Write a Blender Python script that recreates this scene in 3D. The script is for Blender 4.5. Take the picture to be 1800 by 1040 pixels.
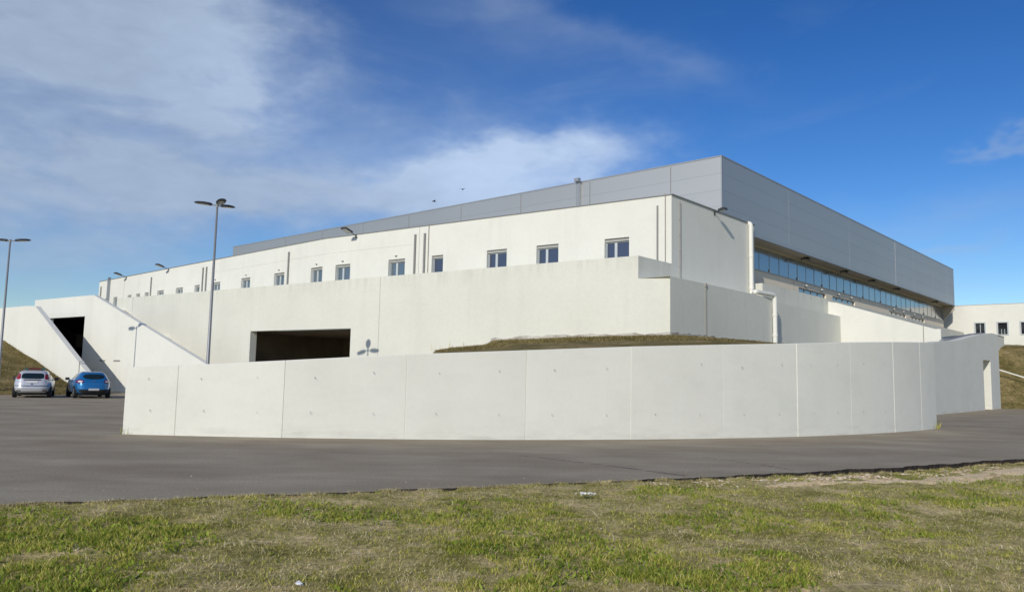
import bpy, math, random
import numpy as np
from mathutils import Vector, Matrix
random.seed(7); RNG = np.random.default_rng(11)
for o in list(bpy.data.objects): bpy.data.objects.remove(o)
S = bpy.context.scene; COL = S.collection
rad = math.radians; PI = math.pi
# ------------------------------------------------------------------ camera
cam = bpy.data.cameras.new('camera'); co = bpy.data.objects.new('camera', cam); COL.objects.link(co); S.camera = co
cam.sensor_width = 36; cam.lens = 1358.56/1800*36; cam.clip_end = 5000
PITCH, ROLL = rad(5.951), rad(1.172)
fw = Vector((0, math.cos(PITCH), math.sin(PITCH))); rt = Vector((1, 0, 0)); up = rt.cross(fw)
rt2 = rt*math.cos(ROLL) + up*math.sin(ROLL); up2 = -rt*math.sin(ROLL) + up*math.cos(ROLL)
co.matrix_world = Matrix(((rt2.x, up2.x, -fw.x, 0), (rt2.y, up2.y, -fw.y, 0), (rt2.z, up2.z, -fw.z, 1.65), (0, 0, 0, 1)))
# ------------------------------------------------------------------ sun and sky
SUN_AZ, SUN_EL = -155.5, 26.5            # direction to the sun, clockwise from +Y
sv = Vector((math.sin(rad(SUN_AZ))*math.cos(rad(SUN_EL)), math.cos(rad(SUN_AZ))*math.cos(rad(SUN_EL)), math.sin(rad(SUN_EL))))
ld = bpy.data.lights.new('sun', 'SUN'); ld.energy = 3.05; ld.angle = rad(0.5); ld.color = (1, .94, .83)
lo = bpy.data.objects.new('sun', ld); COL.objects.link(lo); lo.rotation_euler = sv.to_track_quat('Z', 'Y').to_euler()
W = bpy.data.worlds.new('World'); S.world = W; W.use_nodes = True
nt = W.node_tree; nt.nodes.clear(); N = nt.nodes; LK = nt.links
def nmath(op, a, b=None, c=None, clamp=False):
    n = N.new('ShaderNodeMath'); n.operation = op; n.use_clamp = clamp
    for i, v in enumerate((a, b, c)):
        if v is None: continue
        if isinstance(v, (int, float)): n.inputs[i].default_value = v
        else: LK.new(v, n.inputs[i])
    return n.outputs[0]
tc = N.new('ShaderNodeTexCoord'); sep = N.new('ShaderNodeSeparateXYZ'); LK.new(tc.outputs['Generated'], sep.inputs[0])
azm = nmath('MULTIPLY', nmath('ARCTAN2', sep.outputs[0], sep.outputs[1]), 180/PI)
elv = nmath('MULTIPLY', nmath('ARCSINE', sep.outputs[2]), 180/PI)
sky = N.new('ShaderNodeTexSky'); sky.sky_type = 'NISHITA'; sky.sun_disc = False
sky.sun_elevation = rad(SUN_EL); sky.sun_rotation = rad(SUN_AZ); sky.altitude = 300; sky.air_density = 1.0; sky.dust_density = 0.25; sky.ozone_density = 3.2
def noise(vec, scale, detail=6, rough=.55, lac=2.0, dist=0.):
    n = N.new('ShaderNodeTexNoise'); n.inputs['Scale'].default_value = scale; n.inputs['Detail'].default_value = detail
    n.inputs['Roughness'].default_value = rough; n.inputs['Distortion'].default_value = dist; LK.new(vec, n.inputs['Vector']); return n
def comb(x, y, z=0.):
    c = N.new('ShaderNodeCombineXYZ')
    for i, v in enumerate((x, y, z)):
        if isinstance(v, (int, float)): c.inputs[i].default_value = v
        else: LK.new(v, c.inputs[i])
    return c.outputs[0]
base = comb(azm, elv)
w1 = noise(comb(nmath('MULTIPLY', azm, .06), nmath('MULTIPLY', elv, .11)), 1.0, 5, .6)
w2 = noise(comb(nmath('MULTIPLY', azm, .06), nmath('MULTIPLY', elv, .11), 7.3), 1.0, 5, .6)
waz = nmath('ADD', azm, nmath('MULTIPLY', nmath('SUBTRACT', w1.outputs[0], .5), 22.))
wel = nmath('ADD', elv, nmath('MULTIPLY', nmath('SUBTRACT', w2.outputs[0], .5), 11.))
def blob(a0, e0, ra, re, amp, rot=0., soft=1.):
    dx = nmath('SUBTRACT', waz, a0); dy = nmath('SUBTRACT', wel, e0)
    c, s = math.cos(rad(rot)), math.sin(rad(rot))
    u = nmath('DIVIDE', nmath('ADD', nmath('MULTIPLY', dx, c), nmath('MULTIPLY', dy, s)), ra)
    v = nmath('DIVIDE', nmath('ADD', nmath('MULTIPLY', dx, -s), nmath('MULTIPLY', dy, c)), re)
    d = nmath('ADD', nmath('MULTIPLY', u, u), nmath('MULTIPLY', v, v))
    g = nmath('EXPONENT', nmath('MULTIPLY', nmath('POWER', d, soft), -1.))
    return nmath('MULTIPLY', g, amp)
BLOBS = [(-31, 22.8, 15.5, 6.2, .92, 0, 2.2), (-25, 15.5, 9, 3.2, .30, 0, 1), (-21.5, 17.2, 4.6, 2.2, .46, 12, 1.4), (-32, 9.8, 12, 2.6, .60, 0, 1.2),
         (-17, 11.3, 11, 2.3, .62, 3, 1.2), (0, 15.2, 8.5, 2.5, .80, 4, 1.5), (-6, 12.6, 8, 2.2, .42, 4, 1.2), (-9, 16, 10, 4, .20, 0, 1), (-2, 26, 10, 2.6, .16, -18, 1), (9, 23.5, 9, 1.5, .13, -20, 1), (-14, 19, 16, 6, .14, 0, 1), (-30, 14, 16, 5, .34, 0, 1), (-28, 7, 14, 2.5, .16, 0, 1), (26, 9, 16, 3.5, .08, 0, 1),
         (35.5, 15.2, 2.0, .4, .34, -10, 1.3), (28.6, 9.2, 3.6, .5, .22, 8, 1.2), (31, 11.8, 9, 1.2, .12, 0, 1), (-34, 5, 12, 2.2, .22, 0, 1), (16, 6, 14, 2.5, .10, 0, 1),
         (-75, 25, 22, 9, .7, 0, 1.5), (-110, 14, 26, 5, .5, 0, 1.5), (80, 20, 25, 5, .4, 0, 1.5), (130, 30, 30, 9, .5, 0, 1.5), (-40, 48, 30, 9, .4, 10, 1.5), (60, 52, 26, 8, .3, 0, 1.5)]
tot = None
for b in BLOBS:
    g = blob(*b); tot = g if tot is None else nmath('ADD', tot, g)
fine = noise(comb(nmath('MULTIPLY', azm, .08), nmath('MULTIPLY', elv, .24), 3.1), 1.0, 7, .55, dist=.6)
fine2 = noise(comb(nmath('MULTIPLY', azm, .35), nmath('MULTIPLY', elv, .9), 9.), 1.0, 6, .6, dist=.4)
tex = nmath('ADD', nmath('MULTIPLY', fine.outputs[0], .9), nmath('MULTIPLY', fine2.outputs[0], .1))
tex = nmath('ADD', nmath('MULTIPLY', nmath('SUBTRACT', tex, .5), 1.6), 1.0)
cl = nmath('MULTIPLY', tot, tex)
veil = nmath('MULTIPLY', nmath('SUBTRACT', fine.outputs[0], .54), .30)
cl = nmath('ADD', cl, nmath('MAXIMUM', veil, 0.), clamp=True)
cl = nmath('MINIMUM', cl, .86)
# cloud brightness: thick left cloud greyer, the middle bank brighter
brg = nmath('ADD', .80, blob(0, 15.2, 12, 4, .34, 4, 1.2)); brg = nmath('ADD', brg, blob(-19, 19, 7, 5, .16, 0, 1))
brg = nmath('ADD', brg, nmath('MULTIPLY', nmath('SUBTRACT', fine2.outputs[0], .5), .22))
hsv = N.new('ShaderNodeHueSaturation'); hsv.inputs['Hue'].default_value = .508; hsv.inputs['Saturation'].default_value = 1.27; LK.new(sky.outputs[0], hsv.inputs['Color'])
cc = N.new('ShaderNodeVectorMath'); cc.operation = 'SCALE'; cc.inputs[0].default_value = (4.7, 5.8, 7.5); LK.new(brg, cc.inputs['Scale'])
mx = N.new('ShaderNodeMix'); mx.data_type = 'RGBA'; LK.new(cl, mx.inputs['Factor']); 
STR = .105
def vscale(sock, f):
    q = N.new('ShaderNodeVectorMath'); q.operation = 'SCALE'; LK.new(sock, q.inputs[0]); q.inputs['Scale'].default_value = f; return q.outputs[0]
gmn = N.new('ShaderNodeGamma'); LK.new(vscale(hsv.outputs[0], STR), gmn.inputs['Color']); gmn.inputs['Gamma'].default_value = 1.19
skyc = vscale(gmn.outputs[0], 1.10/STR)
LK.new(skyc, mx.inputs['A']); LK.new(cc.outputs[0], mx.inputs['B'])
bg = N.new('ShaderNodeBackground'); bg.inputs['Strength'].default_value = .105; LK.new(mx.outputs['Result'], bg.inputs['Color'])
wo = N.new('ShaderNodeOutputWorld'); LK.new(bg.outputs[0], wo.inputs[0])
S.view_settings.view_transform = 'Standard'; S.view_settings.look = 'None'; S.view_settings.exposure = 0; S.view_settings.gamma = 1
S.render.engine = 'CYCLES'; S.cycles.max_bounces = 6

# ------------------------------------------------------------------ materials
def newmat(name):
    m = bpy.data.materials.new(name); m.use_nodes = True
    return m, m.node_tree.nodes, m.node_tree.links, m.node_tree.nodes['Principled BSDF']
def flat(name, c, rough=.6, metal=0., spec=None):
    m, n, l, b = newmat(name); b.inputs['Base Color'].default_value = (*c, 1); b.inputs['Roughness'].default_value = rough; b.inputs['Metallic'].default_value = metal
    if spec is not None: b.inputs['Specular IOR Level'].default_value = spec
    return m
def mottled(name, cols, scale=(1, 1, 1), nscale=1., detail=6, rough=.85, lo=.35, hi=.65, bump=0., bscale=60., streak=None, fine=.0, fscale=40., stain=None):
    """noise ramp between colours; optional streaks running down the wall"""
    m, n, l, b = newmat(name)
    t = n.new('ShaderNodeTexCoord'); mp = n.new('ShaderNodeMapping'); mp.inputs['Scale'].default_value = scale; l.new(t.outputs['Object'], mp.inputs[0])
    ns = n.new('ShaderNodeTexNoise'); ns.inputs['Scale'].default_value = nscale; ns.inputs['Detail'].default_value = detail; ns.inputs['Roughness'].default_value = .6; l.new(mp.outputs[0], ns.inputs['Vector'])
    r = n.new('ShaderNodeValToRGB'); l.new(ns.outputs[0], r.inputs[0]); e = r.color_ramp.elements
    e[0].position = lo; e[0].color = (*cols[0], 1); e[1].position = hi; e[1].color = (*cols[-1], 1)
    for k, c in enumerate(cols[1:-1]):
        x = e.new(lo + (hi-lo)*(k+1)/(len(cols)-1)); x.color = (*c, 1)
    out = r.outputs[0]
    def mul(a, f):
        q = n.new('ShaderNodeMix'); q.data_type = 'RGBA'; q.blend_type = 'MULTIPLY'; q.inputs['Factor'].default_value = 1; l.new(a, q.inputs['A']); l.new(f, q.inputs['B']); return q.outputs['Result']
    if streak:
        sc, amt = streak
        mp2 = n.new('ShaderNodeMapping'); mp2.inputs['Scale'].default_value = sc; l.new(t.outputs['Object'], mp2.inputs[0])
        n2 = n.new('ShaderNodeTexNoise'); n2.inputs['Scale'].default_value = 1; n2.inputs['Detail'].default_value = 5; n2.inputs['Roughness'].default_value = .65; l.new(mp2.outputs[0], n2.inputs['Vector'])
        r2 = n.new('ShaderNodeMapRange'); r2.inputs[1].default_value = .5; r2.inputs[2].default_value = .78; r2.inputs[3].default_value = 1; r2.inputs[4].default_value = 1-amt; l.new(n2.outputs[0], r2.inputs[0])
        out = mul(out, r2.outputs[0])
    if fine:
        n3 = n.new('ShaderNodeTexNoise'); n3.inputs['Scale'].default_value = fscale; n3.inputs['Detail'].default_value = 3; l.new(t.outputs['Object'], n3.inputs['Vector'])
        r3 = n.new('ShaderNodeMapRange'); r3.inputs[1].default_value = .3; r3.inputs[2].default_value = .7; r3.inputs[3].default_value = 1-fine; r3.inputs[4].default_value = 1+fine; l.new(n3.outputs[0], r3.inputs[0])
        out = mul(out, r3.outputs[0])
    if stain:   # dirt band fading from height za to zb
        za, zb, amt, sc = stain
        sp = n.new('ShaderNodeSeparateXYZ'); l.new(t.outputs['Object'], sp.inputs[0]); rr_ = n.new('ShaderNodeMapRange'); rr_.inputs[1].default_value = zb; rr_.inputs[2].default_value = za; l.new(sp.outputs[2], rr_.inputs[0])
        mp3 = n.new('ShaderNodeMapping'); mp3.inputs['Scale'].default_value = sc; l.new(t.outputs['Object'], mp3.inputs[0])
        n4 = n.new('ShaderNodeTexNoise'); n4.inputs['Scale'].default_value = 1; n4.inputs['Detail'].default_value = 6; n4.inputs['Roughness'].default_value = .65; l.new(mp3.outputs[0], n4.inputs['Vector'])
        r4 = n.new('ShaderNodeMapRange'); r4.inputs[1].default_value = .46; r4.inputs[2].default_value = .68; r4.inputs[3].default_value = 0; r4.inputs[4].default_value = amt; l.new(n4.outputs[0], r4.inputs[0])
        q4 = n.new('ShaderNodeMath'); q4.operation = 'MULTIPLY'; l.new(rr_.outputs[0], q4.inputs[0]); l.new(r4.outputs[0], q4.inputs[1])
        q5 = n.new('ShaderNodeMix'); q5.data_type = 'RGBA'; l.new(q4.outputs[0], q5.inputs['Factor']); l.new(out, q5.inputs['A']); q5.inputs['B'].default_value = (.20, .19, .15, 1); out = q5.outputs['Result']
    l.new(out, b.inputs['Base Color']); b.inputs['Roughness'].default_value = rough
    if bump:
        bn = n.new('ShaderNodeTexNoise'); bn.inputs['Scale'].default_value = bscale; bn.inputs['Detail'].default_value = 4; l.new(t.outputs['Object'], bn.inputs['Vector'])
        bp = n.new('ShaderNodeBump'); bp.inputs['Strength'].default_value = bump; bp.inputs['Distance'].default_value = .02; l.new(bn.outputs[0], bp.inputs['Height']); l.new(bp.outputs[0], b.inputs['Normal'])
    return m
M = {}
M['plaster'] = mottled('white_plaster', [(.725, .72, .65), (.76, .755, .685), (.78, .775, .705)], (1, 1, 1), .35, 6, .9, .3, .7, .25, 14., ((.9, .9, .05), .06), .015, 6.)
M['terrace'] = mottled('terrace_plaster', [(.67, .665, .585), (.71, .705, .62), (.735, .73, .645)], (1, 1, 1), .22, 7, .9, .3, .7, .3, 10., ((1.3, 1.3, .10), .06), .02, 5., stain=(7.79, 6.7, .20, (2.2, 2.2, .25)))
for nm_, f_ in (('concrete', 1.), ('concrete_b', .965), ('concrete_c', 1.02)):
    M[nm_] = mottled('painted_'+nm_, [(.71*f_, .70*f_, .62*f_), (.745*f_, .735*f_, .655*f_), (.765*f_, .755*f_, .675*f_)], (1, 1, 1), .5, 8, .85, .3, .7, .15, 20., ((.8, .8, 2.2), .05), .012, 9., stain=(0.05, .42, .20, (1.1, 1.1, 5.)))
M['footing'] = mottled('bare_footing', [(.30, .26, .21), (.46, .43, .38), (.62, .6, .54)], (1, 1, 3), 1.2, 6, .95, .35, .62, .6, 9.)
M['tan'] = flat('tan_render', (.78, .70, .57), .9)
M['coping'] = flat('grey_coping', (.23, .235, .24), .55)
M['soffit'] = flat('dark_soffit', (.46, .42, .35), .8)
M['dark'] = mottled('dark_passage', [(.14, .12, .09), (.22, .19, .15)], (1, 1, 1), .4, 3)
M['tie'] = flat('tie_hole_grey', (.36, .35, .32), .9)
M['black'] = flat('unlit_opening_black', (.004, .004, .004), 1., spec=0.)  # near-black colour stands in for the deep shade inside the opening
M['galv'] = flat('galvanised_steel', (.36, .38, .40), .5, .5)
M['greypole'] = flat('grey_pole_steel', (.27, .28, .29), .5, .4)
M['pipe_grey'] = flat('grey_pipe', (.24, .24, .23), .6)
M['pvc'] = flat('white_pvc', (.78, .77, .71), .45)
M['cable'] = flat('conductor_cable', (.30, .27, .24), .6)
M['lampdark'] = flat('lamp_casting', (.035, .037, .04), .5)
M['lens'] = flat('lamp_lens', (.42, .43, .42), .25)
M['frame'] = flat('white_frame', (.52, .56, .58), .4)
M['shutter'] = mottled('shutter_box', [(.38, .38, .36), (.44, .44, .42)], (1, 1, 20), 1., 2)
M['stone'] = mottled('pale_stone', [(.34, .23, .13), (.62, .46, .30), (.80, .74, .64)], (1, 1, 1), 9, 3)
M['litter'] = flat('white_litter', (.8, .8, .8), .6)
def glass(name, c, metal=.55, rough=.05):
    m, n, l, b = newmat(name); b.inputs['Base Color'].default_value = (*c, 1); b.inputs['Metallic'].default_value = metal; b.inputs['Roughness'].default_value = rough
    b.inputs['Specular IOR Level'].default_value = .8; return m
M['glass'] = glass('window_glass', (.085, .10, .15), .35)
M['glass2'] = glass('pale_window_glass', (.17, .215, .25), .4)
M['darkglass'] = glass('dark_window_glass', (.02, .022, .03), .1)
M['stripglass'] = glass('strip_window_glass', (.36, .37, .37), .7, .14)
def cladding():
    m, n, l, b = newmat('metal_cladding')
    t = n.new('ShaderNodeTexCoord'); sp = n.new('ShaderNodeSeparateXYZ'); l.new(t.outputs['Object'], sp.inputs[0])
    def mt(op, a, c=None):
        q = n.new('ShaderNodeMath'); q.operation = op
        for i, v in enumerate((a, c)):
            if v is None: continue
            if isinstance(v, (int, float)): q.inputs[i].default_value = v
            else: l.new(v, q.inputs[i])
        return q.outputs[0]
    z = mt('FRACT', mt('ADD', sp.outputs[2], -.03)); seam = mt('LESS_THAN', z, .04)
    fl = mt('FLOOR', mt('ADD', sp.outputs[2], -.03))
    ns = n.new('ShaderNodeTexNoise'); ns.inputs['Scale'].default_value = .12; ns.inputs['Detail'].default_value = 4; l.new(t.outputs['Object'], ns.inputs['Vector'])
    wn = n.new('ShaderNodeTexWhiteNoise'); wn.noise_dimensions = '1D'; l.new(fl, wn.inputs['W'])
    v = mt('ADD', mt('MULTIPLY', mt('SUBTRACT', ns.outputs[0], .5), .10), mt('MULTIPLY', mt('SUBTRACT', wn.outputs[0], .5), .03))
    v = mt('ADD', mt('SUBTRACT', v, mt('MULTIPLY', seam, .15)), 1.0)
    vm = n.new('ShaderNodeVectorMath'); vm.operation = 'SCALE'; vm.inputs[0].default_value = (.55, .56, .56); l.new(v, vm.inputs['Scale'])
    l.new(vm.outputs[0], b.inputs['Base Color']); b.inputs['Roughness'].default_value = .60; b.inputs['Metallic'].default_value = 1.
    return m
M['clad'] = cladding()
def asphalt():
    m, n, l, b = newmat('asphalt')
    t = n.new('ShaderNodeTexCoord')
    def tex(sc, scale, det, ro=.6):
        mp = n.new('ShaderNodeMapping'); mp.inputs['Scale'].default_value = sc; mp.inputs['Rotation'].default_value = (0, 0, rad(-10)); l.new(t.outputs['Object'], mp.inputs[0])
        q = n.new('ShaderNodeTexNoise'); q.inputs['Scale'].default_value = scale; q.inputs['Detail'].default_value = det; q.inputs['Roughness'].default_value = ro; l.new(mp.outputs[0], q.inputs['Vector']); return q.outputs[0]
    a = tex((.22, .5, 1), 1.3, 7); r = n.new('ShaderNodeValToRGB'); l.new(a, r.inputs[0]); e = r.color_ramp.elements
    e[0].position = .3; e[0].color = (.285, .238, .172, 1); e[1].position = .7; e[1].color = (.41, .352, .262, 1)
    x = e.new(.48); x.color = (.335, .284, .208, 1); x = e.new(.53); x.color = (.345, .300, .222, 1)
    g = tex((1, 1, 1), 24., 4, .75); mr = n.new('ShaderNodeMapRange'); mr.inputs[1].default_value = .3; mr.inputs[2].default_value = .7; mr.inputs[3].default_value = .78; mr.inputs[4].default_value = 1.24; l.new(g, mr.inputs[0])
    q = n.new('ShaderNodeMix'); q.data_type = 'RGBA'; q.blend_type = 'MULTIPLY'; q.inputs['Factor'].default_value = 1; l.new(r.outputs[0], q.inputs['A']); l.new(mr.outputs[0], q.inputs['B'])
    g2 = tex((1, 1, 1), .5, 5, .6); mr2 = n.new('ShaderNodeMapRange'); mr2.inputs[1].default_value = .35; mr2.inputs[2].default_value = .65; mr2.inputs[3].default_value = .92; mr2.inputs[4].default_value = 1.06; l.new(g2, mr2.inputs[0])
    q2 = n.new('ShaderNodeMix'); q2.data_type = 'RGBA'; q2.blend_type = 'MULTIPLY'; q2.inputs['Factor'].default_value = 1; l.new(q.outputs['Result'], q2.inputs['A']); l.new(mr2.outputs[0], q2.inputs['B'])
    l.new(q2.outputs['Result'], b.inputs['Base Color']); b.inputs['Roughness'].default_value = .95; b.inputs['Specular IOR Level'].default_value = .05
    bp = n.new('ShaderNodeBump'); bp.inputs['Strength'].default_value = .5; bp.inputs['Distance'].default_value = .01; l.new(g, bp.inputs['Height']); l.new(bp.outputs[0], b.inputs['Normal'])
    return m
M['asphalt'] = asphalt()
M['mark'] = flat('rubber_stain', (.155, .13, .125), .9); M['edge'] = flat('asphalt_edge', (.035, .03, .027), .95, spec=.05)  # edge colour holds dirt plus painted shade under the asphalt overhang
def soil(name, cols, s1=1.1, s2=14.):
    m, n, l, b = newmat(name); t = n.new('ShaderNodeTexCoord')
    a = n.new('ShaderNodeTexNoise'); a.inputs['Scale'].default_value = s1; a.inputs['Detail'].default_value = 8; a.inputs['Roughness'].default_value = .7; l.new(t.outputs['Object'], a.inputs['Vector'])
    r = n.new('ShaderNodeValToRGB'); l.new(a.outputs[0], r.inputs[0]); e = r.color_ramp.elements; e[0].position = .3; e[1].position = .7
    e[0].color = (*cols[0], 1); e[1].color = (*cols[-1], 1)
    for k, c in enumerate(cols[1:-1]): x = e.new(.3+.4*(k+1)/(len(cols)-1)); x.color = (*c, 1)
    f = n.new('ShaderNodeTexNoise'); f.inputs['Scale'].default_value = s2; f.inputs['Detail'].default_value = 6; f.inputs['Roughness'].default_value = .75; l.new(t.outputs['Object'], f.inputs['Vector'])
    mr = n.new('ShaderNodeMapRange'); mr.inputs[1].default_value = .3; mr.inputs[2].default_value = .7; mr.inputs[3].default_value = .38; mr.inputs[4].default_value = 1.6; l.new(f.outputs[0], mr.inputs[0])
    q = n.new('ShaderNodeMix'); q.data_type = 'RGBA'; q.blend_type = 'MULTIPLY'; q.inputs['Factor'].default_value = 1; l.new(r.outputs[0], q.inputs['A']); l.new(mr.outputs[0], q.inputs['B'])
    l.new(q.outputs['Result'], b.inputs['Base Color']); b.inputs['Roughness'].default_value = .95; b.inputs['Specular IOR Level'].default_value = .1
    bp = n.new('ShaderNodeBump'); bp.inputs['Strength'].default_value = .9; bp.inputs['Distance'].default_value = .03; l.new(f.outputs[0], bp.inputs['Height']); l.new(bp.outputs[0], b.inputs['Normal'])
    return m
M['verge'] = soil('verge_soil', [(.17, .16, .04), (.31, .27, .08), (.54, .43, .20), (.78, .60, .36)])
M['bank'] = soil('bank_turf', [(.10, .085, .028), (.16, .13, .048), (.26, .20, .085), (.38, .29, .15)], .6, 5.)
M['sand'] = soil('sandy_soil', [(.84, .60, .32), (.95, .77, .49)], 2., 25.)
def blades(name, cols, nscale, transl=.35):
    m, n, l, b = newmat(name); t = n.new('ShaderNodeTexCoord'); a = n.new('ShaderNodeTexNoise'); a.inputs['Scale'].default_value = nscale; a.inputs['Detail'].default_value = 4; l.new(t.outputs['Object'], a.inputs['Vector'])
    g = n.new('ShaderNodeNewGeometry'); mm = n.new('ShaderNodeMath'); mm.operation = 'MULTIPLY_ADD'; mm.inputs[1].default_value = .85; l.new(g.outputs['Random Per Island'], mm.inputs[0])
    s2 = n.new('ShaderNodeMath'); s2.operation = 'MULTIPLY_ADD'; s2.inputs[1].default_value = 1.2; s2.inputs[2].default_value = -.53; l.new(a.outputs[0], s2.inputs[0]); l.new(s2.outputs[0], mm.inputs[2])
    r = n.new('ShaderNodeValToRGB'); l.new(mm.outputs[0], r.inputs[0]); e = r.color_ramp.elements; e[0].position = .05; e[1].position = .95
    e[0].color = (*cols[0], 1); e[1].color = (*cols[-1], 1)
    for k, c in enumerate(cols[1:-1]): x = e.new(.05+.9*(k+1)/(len(cols)-1)); x.color = (*c, 1)
    l.new(r.outputs[0], b.inputs['Base Color']); b.inputs['Roughness'].default_value = .8; b.inputs['Specular IOR Level'].default_value = .08
    tr = n.new('ShaderNodeBsdfTranslucent'); l.new(r.outputs[0], tr.inputs['Color']); ms = n.new('ShaderNodeMixShader'); ms.inputs[0].default_value = transl
    l.new(b.outputs[0], ms.inputs[1]); l.new(tr.outputs[0], ms.inputs[2]); l.new(ms.outputs[0], n['Material Output'].inputs['Surface'])
    return m
M['green'] = blades('green_blades', [(.12, .15, .022), (.28, .32, .045), (.54, .53, .09), (.86, .74, .26)], 1.5)
M['leaf'] = blades('broad_leaves', [(.12, .19, .025), (.24, .32, .04), (.42, .49, .09)], 2.5)
M['straw'] = blades('dry_blades', [(.28, .25, .08), (.48, .41, .17), (.74, .62, .33), (.95, .84, .56)], 2.)
M['bankgrass'] = blades('bank_blades', [(.09, .08, .025), (.17, .14, .05), (.29, .23, .09), (.48, .38, .19)], .8)

# ------------------------------------------------------------------ mesh helpers
class MB:
    def __init__(s): s.v = []; s.f = []; s.m = []
    def quad(s, a, b, c, d, mi=0):
        k = len(s.v); s.v += [tuple(a), tuple(b), tuple(c), tuple(d)]; s.f.append((k, k+1, k+2, k+3)); s.m.append(mi)
    def poly(s, pts, mi=0):
        k = len(s.v); s.v += [tuple(p) for p in pts]; s.f.append(tuple(range(k, k+len(pts)))); s.m.append(mi)
    def prism(s, pts, z0, z1, mi=0, top=None):
        """pts plan polygon; z0/z1 numbers or per-point lists"""
        n = len(pts); Z0 = z0 if hasattr(z0, '__len__') else [z0]*n; Z1 = z1 if hasattr(z1, '__len__') else [z1]*n
        k = len(s.v); s.v += [(p[0], p[1], z) for p, z in zip(pts, Z0)] + [(p[0], p[1], z) for p, z in zip(pts, Z1)]
        s.f.append(tuple(range(k+n-1, k-1, -1))); s.m.append(mi)
        s.f.append(tuple(range(k+n, k+2*n))); s.m.append(mi if top is None else top)
        for i in range(n):
            j = (i+1) % n; s.f.append((k+i, k+j, k+n+j, k+n+i)); s.m.append(mi)
    def obox(s, c, ux, uy, uz, mi=0):
        """box from centre and three half-vectors"""
        c, ux, uy, uz = Vector(c), Vector(ux), Vector(uy), Vector(uz); k = len(s.v)
        for a in (-1, 1):
            for b in (-1, 1):
                for d in (-1, 1): s.v.append(tuple(c+ux*a+uy*b+uz*d))
        for f in ((0, 1, 3, 2), (4, 6, 7, 5), (0, 4, 5, 1), (2, 3, 7, 6), (0, 2, 6, 4), (1, 5, 7, 3)): s.f.append(tuple(k+i for i in f)); s.m.append(mi)
    def box(s, x0, x1, y0, y1, z0, z1, mi=0): s.obox(((x0+x1)/2, (y0+y1)/2, (z0+z1)/2), ((x1-x0)/2, 0, 0), (0, (y1-y0)/2, 0), (0, 0, (z1-z0)/2), mi)
    def tube(s, pts, r, n=10, mi=0, caps=True):
        pts = [Vector(p) for p in pts]; rs = r if hasattr(r, '__len__') else [r]*len(pts); rings = []
        for i, p in enumerate(pts):
            d = (pts[min(i+1, len(pts)-1)]-pts[max(i-1, 0)]).normalized(); a = Vector((0, 0, 1)) if abs(d.z) < .9 else Vector((1, 0, 0))
            u = d.cross(a).normalized(); v = d.cross(u).normalized(); k = len(s.v); rings.append(k)
            for q in range(n):
                t = 2*PI*q/n; s.v.append(tuple(p+(u*math.cos(t)+v*math.sin(t))*rs[i]))
        for i in range(len(rings)-1):
            for q in range(n):
                j = (q+1) % n; s.f.append((rings[i]+q, rings[i]+j, rings[i+1]+j, rings[i+1]+q)); s.m.append(mi)
        if caps: s.f.append(tuple(rings[0]+q for q in range(n))); s.m.append(mi); s.f.append(tuple(rings[-1]+q for q in range(n))); s.m.append(mi)
    def grid(s, fn, nu, nv, mi=0):
        k = len(s.v)
        for i in range(nu+1):
            for j in range(nv+1): s.v.append(tuple(fn(i/nu, j/nv)))
        for i in range(nu):
            for j in range(nv):
                a = k+i*(nv+1)+j; s.f.append((a, a+nv+1, a+nv+2, a+1)); s.m.append(mi)
    def build(s, name, mats, parent=None, smooth=False, recalc=True):
        me = bpy.data.meshes.new(name); me.from_pydata(s.v, [], s.f)
        for m in (mats if isinstance(mats, (list, tuple)) else [mats]): me.materials.append(M[m] if isinstance(m, str) else m)
        me.polygons.foreach_set('material_index', s.m)
        if smooth: me.polygons.foreach_set('use_smooth', [True]*len(me.polygons))
        me.update()
        if recalc:
            import bmesh
            b = bmesh.new(); b.from_mesh(me)
            bmesh.ops.remove_doubles(b, verts=b.verts, dist=1e-4); bmesh.ops.recalc_face_normals(b, faces=b.faces); b.to_mesh(me); b.free()
        o = bpy.data.objects.new(name, me); COL.objects.link(o)
        if parent: o.parent = parent; o.matrix_parent_inverse = Matrix.Translation(parent.location).inverted() if parent.rotation_euler[2] == 0 else parent.matrix_world.inverted()
        return o
def tag(o, label=None, cat=None, group=None, kind=None):
    if label: o['label'] = label
    if cat: o['category'] = cat
    if group: o['group'] = group
    if kind: o['kind'] = kind
    return o
def empty(name, loc, label, cat, group=None):
    o = bpy.data.objects.new(name, None); COL.objects.link(o); o.location = loc; o.empty_display_size = .3; tag(o, label, cat, group); return o
def local(mb, name, mat, parent, smooth=False):
    o = mb.build(name, mat, None, smooth); o.parent = parent; return o
def copy_tree(o, parent=None):
    c = o.copy(); COL.objects.link(c); c.parent = parent
    for ch in list(o.children): copy_tree(ch, c)
    return c
def V2(x, y): return Vector((x, y))
def v3(p, z): return Vector((p[0], p[1], z))

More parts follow.
